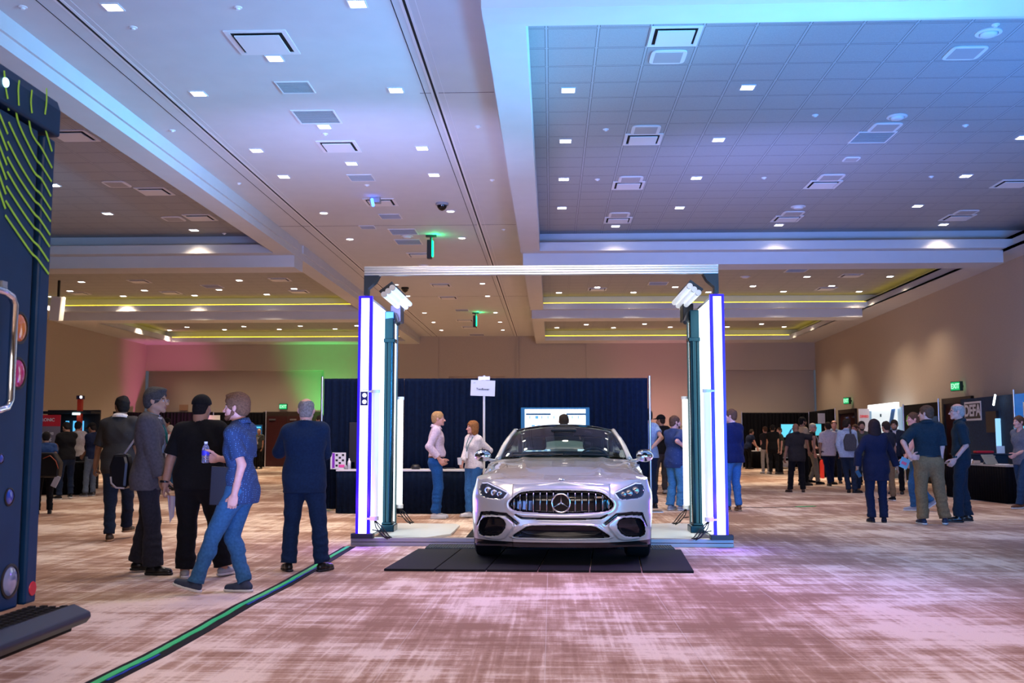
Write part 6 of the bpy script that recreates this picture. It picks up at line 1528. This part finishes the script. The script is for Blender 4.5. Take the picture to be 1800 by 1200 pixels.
# shoulder bag of the man in grey
sb = at_y(215, 828, JA['loc'].y+.0); t = thing('shoulder_bag', 'black shoulder bag with a white strap behind the person in the grey suit', 'bag', sb)
MB().prism([(-.095, -.15), (.07, -.17), (.085, .08), (.06, .17), (-.07, .17), (-.11, .05)], lambda u, v, w_: (u, w_, v), -.07, .07).build('bag_body', lblk, t, bevel=.03)
MB().tube([(-.08, -.075, -.05), (-.07, -.08, -.11), (-.02, -.082, -.155), (.06, -.08, -.16)], .009, 8).build('pale_piping', mat('piping', (.5, .42, .35), .5), t, smooth=True)
s0 = Vector(JA['nb']); s1 = at_y(266, 733, JA['loc'].y-.13)-sb
MB().tube([(.02, -.03, .16), tuple(Vector((.02, -.03, .16)).lerp(s1, .5)), tuple(s1), tuple(s1+Vector((.07, .08, -.01)))], .011, 8).build('strap', mat('strap_white', (.5, .47, .45), .6), t, smooth=True)
# behind the gate
who('person in a pale shirt and blue trousers with a hand on the hip', 766, 911, 720, -84, top=C_('shirt_pink', (.62, .50, .60)), collar=C_('shirt_pink', None), bottom=blt, belt=leath, shoes=snw, sole=solw, skin='pink', hair=('short', (.42, .24, .10)), sleeve=1.85, hem=1.02, fat=1.08, q=1, res=.009,
    aR=(772, 806, -.22, (.25, -1, .1)), aL=(775, 806, .18, (-.3, -1, 0)), fL=(768, 904, .1, 0), fR=(764, 905, -.08, -6), turn=-4)
_, JF = who('person in a white shirt, lanyard and jeans holding a paper cup', 832, 909, 737, 138, top=C_('shirt_white', None), collar=C_('shirt_white', None), bottom=C_('jeans_bright', (.035, .13, .32)), shoes=snw, sole=solw, skin='pink', hair=('bob', HR_), fem=True, sleeve=1.8, hem=.90, q=1, res=.008,
    aR=(812, 815, -.18, (.2, -1, -.3)), aL=(843, 806, .02, (-.6, -.6, 0)), fL=(829, 901, .0, 10), fR=(824, 903, -.12, -20), turn=-22, lanyard=mat('lanyard_teal', None), handR=.9)
t = thing('paper_cup', 'white paper cup in the hand of the person with a lanyard behind the gate', 'cup', JF['wr'][1]+Vector((-.03, -.09, -.02))); MB().lathe([(0, 0), (.03, .001), (.042, .11), (.045, .115), (0, .118)], n=20).build('cup', M_whitep, t, auto=50)
who('person in black whose head shows above the car roof', 992, 911, 725, 0, top=blk, bottom=blkp, skin='light', hair=('short', HD), q=0, res=.014)
who('person in a pale blue t-shirt half hidden by the navy drape', 1141, 893, 716, 35, top=lbl, bottom=dkj, skin='light', hair=('short', HD), q=0, res=.012, aR=(1147, 786, -.2, (.6, -1, 0)), fR=(1151, 889, 0, -10))
who('person in a black shirt and dark cap beyond the navy drape', 1164, 868, 727, 25, top=blk, bottom=C_('trousers_grey', (.05, .05, .055)), shoes=mat('sneaker_grey', None), skin='tan', hair=('buzz', HD), cap=(blk, True), turn=30, q=0, res=.012, aL=(1150, 800, -.1, (-.6, -1, 0)), fL=(1151, 862, 0, 12), fR=(1169, 866, 0, -20))
who('person in a speckled blue shirt and light jeans beside the right light wall', 1187, 897, 728, -52, top=blue_bird, bottom=jl, shoes=mat('sneaker_grey', None), sole=solw, skin='pink', hair=('short', HBR), beard=(.07, .035, .02), turn=-22, fat=1.12, sleeve=.9, hem=.80, q=1, res=.009,
    aR=(1207, 788, -.25, (.3, -1, -.2)), aL=(1206, 790, .15, (-.3, -1, -.2)), fL=(1178, 888, .05, 10), fR=(1196, 889, -.05, -8), loose=.012)
who('person in grey mostly hidden behind the right light tube', 1208, 884, 741, 150, top=grs, bottom=khp, skin='light', hair=('short', HD), q=0, res=.014)
who('person in a navy blazer and blue jeans right of the gate', 1290, 898, 716, 38, top=C_('blazer_navy', (.006, .012, .06)), jacket=whs, bottom=C_('jeans_bright', None), shoes=leath, sole=soln, skin='pink', hair=('short', HBR), turn=30, sleeve=1.9, hem=.84, q=1, res=.009, fat=1.06, fL=(1279, 890, 0, 10), fR=(1299, 889, 0, -30), aL=(1272, 800, .25, (-.5, -1, 0)))
# far right corner
who('person in navy leaning on the far corner table', 1315, 824, 753, -62, top=nav, bottom=blkp, skin='pink', hair=('short', HD), lean=.35, q=0, res=.016, aR=(1333, 792, -.1, (0, -1, 0)), aL=(1335, 791, .1, (0, -1, 0)))
who('person in pale trousers in the far corner, arm by the side', 1347, 832, 748, 15, top=char, bottom=khp, shoes=snw, skin='pink', hair=('short', HBR), q=0, res=.016, aL=(1339, 793, 0, (-1, -.6, 0)))
who('person in a black t-shirt and dark trousers seen from behind in the far corner', 1360, 834, 745, -18, top=blk, bottom=blkp, skin='tan', hair=('short', HB), q=0, res=.014, aR=(1369, 797, -.1, (.6, -1, 0)), fL=(1355, 829, 0, 10), fR=(1366, 829, 0, -60))
who('person in grey green behind the cart in the far corner', 1373, 833, 750, 95, top=C_('shirt_olive', (.05, .06, .045)), bottom=blkp, skin='pink', hair=('short', HBR), q=0, res=.016, turn=20)
who('person in a charcoal shirt walking away, at the head of the right crowd', 1402, 865, 742, 8, top=char, collar=char, bottom=blkp, shoes=mat('shoe_brown', (.05, .025, .02), .5), skin='brown', hair=('bald', HB), fat=1.3, sleeve=.85, hem=.80, q=1, res=.010, aL=(1379, 808, 0, (-1, -.7, 0)), aR=(1431, 786, -.1, (1, -.6, 0)), fL=(1389, 860, 0, 14), fR=(1412, 860, 0, -20))
who('person in glasses and a cream shirt behind the charcoal shirt', 1412, 853, 731, -70, top=C_('shirt_cream', (.55, .42, .26)), bottom=blkp, skin='tan', hair=('short', HB), beard=(.015, .012, .012), glasses=True, q=0, res=.012, turn=-5)
who('person in glasses, black vest and pale trousers facing right in the crowd', 1430, 851, 742, -100, top=blk, bottom=C_('khaki_grey', (.20, .18, .14)), shoes=blk, skin='pink', hair=('short', HW), glasses=True, q=0, res=.012, turn=-30, lanyard=M_whitep, aL=(1434, 786, -.3, (0, -1, 0)), fL=(1423, 843, .1, -20), fR=(1438, 846, -.1, 0))
who('person in a white polo shirt and navy trousers seen from behind', 1458, 854, 740, -6, top=whs, collar=whs, bottom=nav, shoes=lblk, skin='tan', hair=('short', HD), fat=1.06, q=1, res=.010, turn=20, sleeve=.8, hem=.84, aL=(1441, 803, 0, (-1, -.8, 0)), aR=(1477, 803, 0, (1, -.8, 0)), fL=(1459, 852, 0, 10), fR=(1462, 846, .1, -60))
who('person in a pale blue shirt facing the camera behind the white polo', 1469, 849, 737, 168, top=lbl, collar=lbl, bottom=dkj, skin='pink', hair=('fringe', HBR), q=0, res=.012)
who('person in a pale blue shirt wearing a grey backpack', 1492, 866, 735, -22, top=C_('shirt_paleblue', None), collar=C_('shirt_paleblue', None), bottom=dkj, shoes=lblk, skin='pink', hair=('thick', HD), turn=-35, sleeve=1.85, hem=.86, q=1, res=.010, aL=(1480, 800, 0, (-1, -.8, 0)), fL=(1492, 862, 0, 0), fR=(1503, 863, -.1, -60))
q = at_y(1494, 777, at_z(1492, 866, 0).y-.22); t = thing('backpack', 'small grey backpack on the back of the person in pale blue', 'backpack', q)
MB().prism([(-.13, -.2), (.13, -.2), (.15, .05), (.09, .2), (-.09, .2), (-.15, .05)], lambda u, v, w_: (u, w_, v), -.07, .05).build('bag_body', C_('bag_grey', (.06, .065, .085)), t, bevel=.03); MB().tube([(.02, 0, .2), (.04, .08, .32), (.08, .2, .36)], .02, 8).build('strap', C_('bag_grey', None), t, smooth=True)
who('person in an olive vest facing the camera', 1518, 864, 738, 172, top=C_('vest_olive', (.06, .065, .05)), bottom=dkj, shoes=mat('shoe_tan', (.22, .11, .05), .6), skin='tan', hair=('short', HD), beard=(.03, .02, .015), q=0, res=.012)
who('person in dark glasses between the backpack and the olive vest', 1507, 852, 744, 130, top=blk, bottom=blkp, skin='pink', hair=('short', HBR), glasses=True, q=0, res=.014)
_, JL = who('person in a long navy shirt and navy trousers seen from behind, phone in hand', 1543, 918, 734, 2, top=C_('shirt_darknavy', (.010, .012, .035)), bottom=nav, shoes=C_('canvas_navy', (.01, .012, .025)), skin='tan', hair=('long', (.022, .010, .010)), fem=True, fat=1.28, sleeve=1.85, hem=.72, q=1, res=.008, loose=.008,
    aL=(1507, 822, -.05, (-1, -.5, 0)), aR=(1577, 822, 0, (1, -.5, 0)), fL=(1533, 911, 0, 6), fR=(1554, 911, 0, -20), handL=.9, legw=.85)
t = thing('smartphone', 'dark phone in the hand of the person in the long navy shirt', 'phone', JL['wr'][-1]+Vector((.0, -.05, -.09))); o = MB().box(-.035, -.006, -.06, .035, .006, .06).build('phone', M_black, t, bevel=.006); o.rotation_euler = (0, R(-30), 0)
who('person in a dark jacket looking down before the glowing booth', 1577, 868, 735, 150, top=C_('jacket_dark', (.012, .016, .03)), jacket=whs, bottom=blkp, skin='tan', hair=('short', HD), beard=(.03, .02, .015), q=1, res=.012, nod=.35, sleeve=1.9, aR=(1572, 800, -.3, (.3, -1, 0)), aL=(1590, 800, -.3, (-.3, -1, 0)))
who('person in brown trousers behind the long navy shirt', 1563, 880, 738, 20, top=C_('jacket_dark', None), bottom=khk, shoes=blk, sole=solw, skin='tan', hair=('short', HD), q=0, res=.014)
_, JT = who('person in a white shirt and jeans walking left behind the khaki trousers', 1614, 899, 722, 84, top=whs, bottom=jn_, shoes=mat('sneaker_grey', None), sole=solw, skin='pink', hair=('short', HBR), q=1, res=.010, sleeve=.6, aL=(1590, 807, -.25, (.1, -1, 0)), fL=(1607, 889, 0, 0), fR=(1637, 880, .1, 0, -.6), turn=10)
t = thing('leaflet', 'blue and pink leaflet held behind the person in khaki trousers', 'leaflet', JT['wr'][-1]+Vector((-.04, -.04, -.08))); o = MB().box(-.07, -.003, -.09, .09, .003, .09).build('sheet', mat('leaflet_blue', (.15, .45, .7), .5), t); o.rotation_euler = (0, R(25), 0); MB().box(-.04, -.008, -.03, .05, -.004, .02).build('picture', mat('leaflet_pink', (.6, .15, .3), .5), o)
who('person in a teal polo and khaki trousers with one hand on the hip', 1636, 922, 709, -4, top=teal, collar=teal, bottom=khk, belt=lblk, shoes=mat('sneaker_navy', None), sole=solw, skin='pink', hair=('short', HBR), glasses=True, turn=52, fat=1.12, sleeve=.95, hem=1.0, q=2, res=.008,
    aL=(1600, 803, -.16, (-1, -.1, -.3)), aR=(1653, 815, -.03, (1, -.2, -.2)), fL=(1623, 913, .05, 12), fR=(1661, 911, 0, -18), legw=1.12, loose=.01, handL={'curl': .5, 'd': (1, 0, -.05), 'n': (0, 1, 0), 'side': (0, 0, 1)})
_, JB = who('person in glasses, dark teal polo and slate trousers looking left', 1694, 917, 706, 72, top=teal, collar=teal, bottom=C_('trousers_slate', (.012, .022, .038)), shoes=lblk, skin='pink', hair=('fringe', (.35, .3, .26)), glasses=True, turn=8, sleeve=.95, hem=.93, q=2, res=.008,
    aL=(1679, 806, -.2, (.1, -1, .1)), aR=(1690, 812, .2, (.2, -1, 0)), fL=(1685, 910, -.1, 4), fR=(1702, 907, .15, -10), loose=.006)
wv = JB['wr'][-1]; t = thing('wristwatch', 'black watch on the wrist of the person in slate trousers', 'watch', wv+Vector((0, 0, .03))); MB().lathe([(.036, -.014), (.039, 0), (.036, .014)], n=20).build('band', lblk, t, smooth=True); MB().box(-.045, -.03, -.02, -.03, .015, .02).build('watch_face', M_black, t, bevel=.005)
who('person in a grey shirt and jeans cut off by the right edge', 1800, 894, 728, 108, top=grs, bottom=C_('jeans_blue', (.02, .045, .09)), shoes=leath, sole=solw, skin='pink', hair=('short', HBR), sleeve=.85, hem=.84, q=1, res=.010, aL=(1787, 798, -.15, (-.1, -1, 0)), aR=(1796, 805, .15, (0, -1, 0)), fL=(1792, 888, -.1, 0), fR=(1802, 885, .15, 0))
# far left
who('person in a grey uniform with a badge by the maroon doors', 455, 824, 752, 160, top=C_('uniform_grey', (.05, .055, .05)), bottom=blkp, skin='tan', hair=('bald', HB), nod=.3, turn=15, q=0, res=.016, aL=(460, 792, -.1, (-1, -.6, 0)), aR=(450, 783, -.3, (.5, -1, 0)), lanyard=M_whitep, fat=1.1)
who('person in a black t-shirt bending over the left booth table', 114, 877, 738, 38, top=blk, bottom=dkj, shoes=lblk, sole=solw, skin='tan', hair=('short', HB), nod=.8, lean=.10, turn=18, q=1, res=.010, fL=(104, 871, -.1, 40), fR=(124, 868, .1, 0), aL=(100, 797, .2, (-.6, -.8, -.2)), aR=(112, 800, .4, (.4, -.8, 0)))
who('person in a black and white shirt seen from behind at the left booth', 132, 866, 738, 12, top=C_('shirt_raglan', (.50, .46, .45)), bottom=C_('trousers_dark2', (.02, .022, .025)), shoes=lblk, skin='tan', hair=('short', HB), nod=.3, q=1, res=.010, aR=(142, 800, .3, (.6, -.8, 0)))
who('person in a black cap and navy shirt facing left at the left booth', 160, 872, 740, 68, top=nav, bottom=C_('jeans_grey', (.10, .13, .17)), shoes=mat('sneaker_bw', (.05, .05, .05), .5), sole=solw, skin='brown', hair=('buzz', HB), cap=(blk, True), nod=.5, q=1, res=.010, fL=(150, 867, -.1, 0), fR=(163, 865, .1, 0), aL=(146, 800, .0, (.1, -1, 0)))
who('person with a black bag leaning over behind the van', 76, 903, 756, 30, top=C_('shirt_bluecap', (.02, .05, .14)), bottom=blkp, skin='tan', hair=('short', HB), lean=.25, q=1, res=.010, aR=(100, 842, -.15, (.5, -1, 0)), aL=(60, 830, 0, (-.5, -1, 0)))
q = at_y(92, 818, at_z(76, 903, 0).y-.3); t = thing('shoulder_bag', 'black messenger bag with coloured trim beside the van', 'bag', q); MB().prism([(-.2, -.2), (.14, -.2), (.16, .05), (.05, .22), (-.2, .22)], lambda u, v, w_: (u, w_, v), -.08, .08).build('bag_body', lblk, t, bevel=.03); MB().tube([(-.12, -.09, .12), (.0, -.09, .17), (.10, -.09, .08), (.15, -.09, -.05)], .008, 6).build('trim', mat('trim_red', (.35, .08, .04), .5), t, smooth=True)
q = at_y(98, 846, at_z(76, 903, 0).y-.36); t = thing('paper_roll', 'pale folded paper in the hand beside the van', 'paper', q); o = MB().box(-.05, -.012, -.1, .05, .012, .1).build('sheet', mat('paper_grey', (.4, .4, .44), .6), t, bevel=.008); o.rotation_euler = (0, R(25), 0)
who('person in black in the distance left of the black cap', 292, 856, 732, 150, top=blk, bottom=blkp, skin='tan', hair=('short', HB), q=0, res=.016, nod=.3)
who('person in white in the distance beside the grey suit', 297, 862, 745, 60, top=whs, bottom=jn_, skin='pink', hair=('short', HW), q=0, res=.016)
who('person whose head shows past the green-lit corner', 563, 866, 727, 80, top=char, bottom=blkp, skin='light', hair=('short', HD), q=0, res=.016)
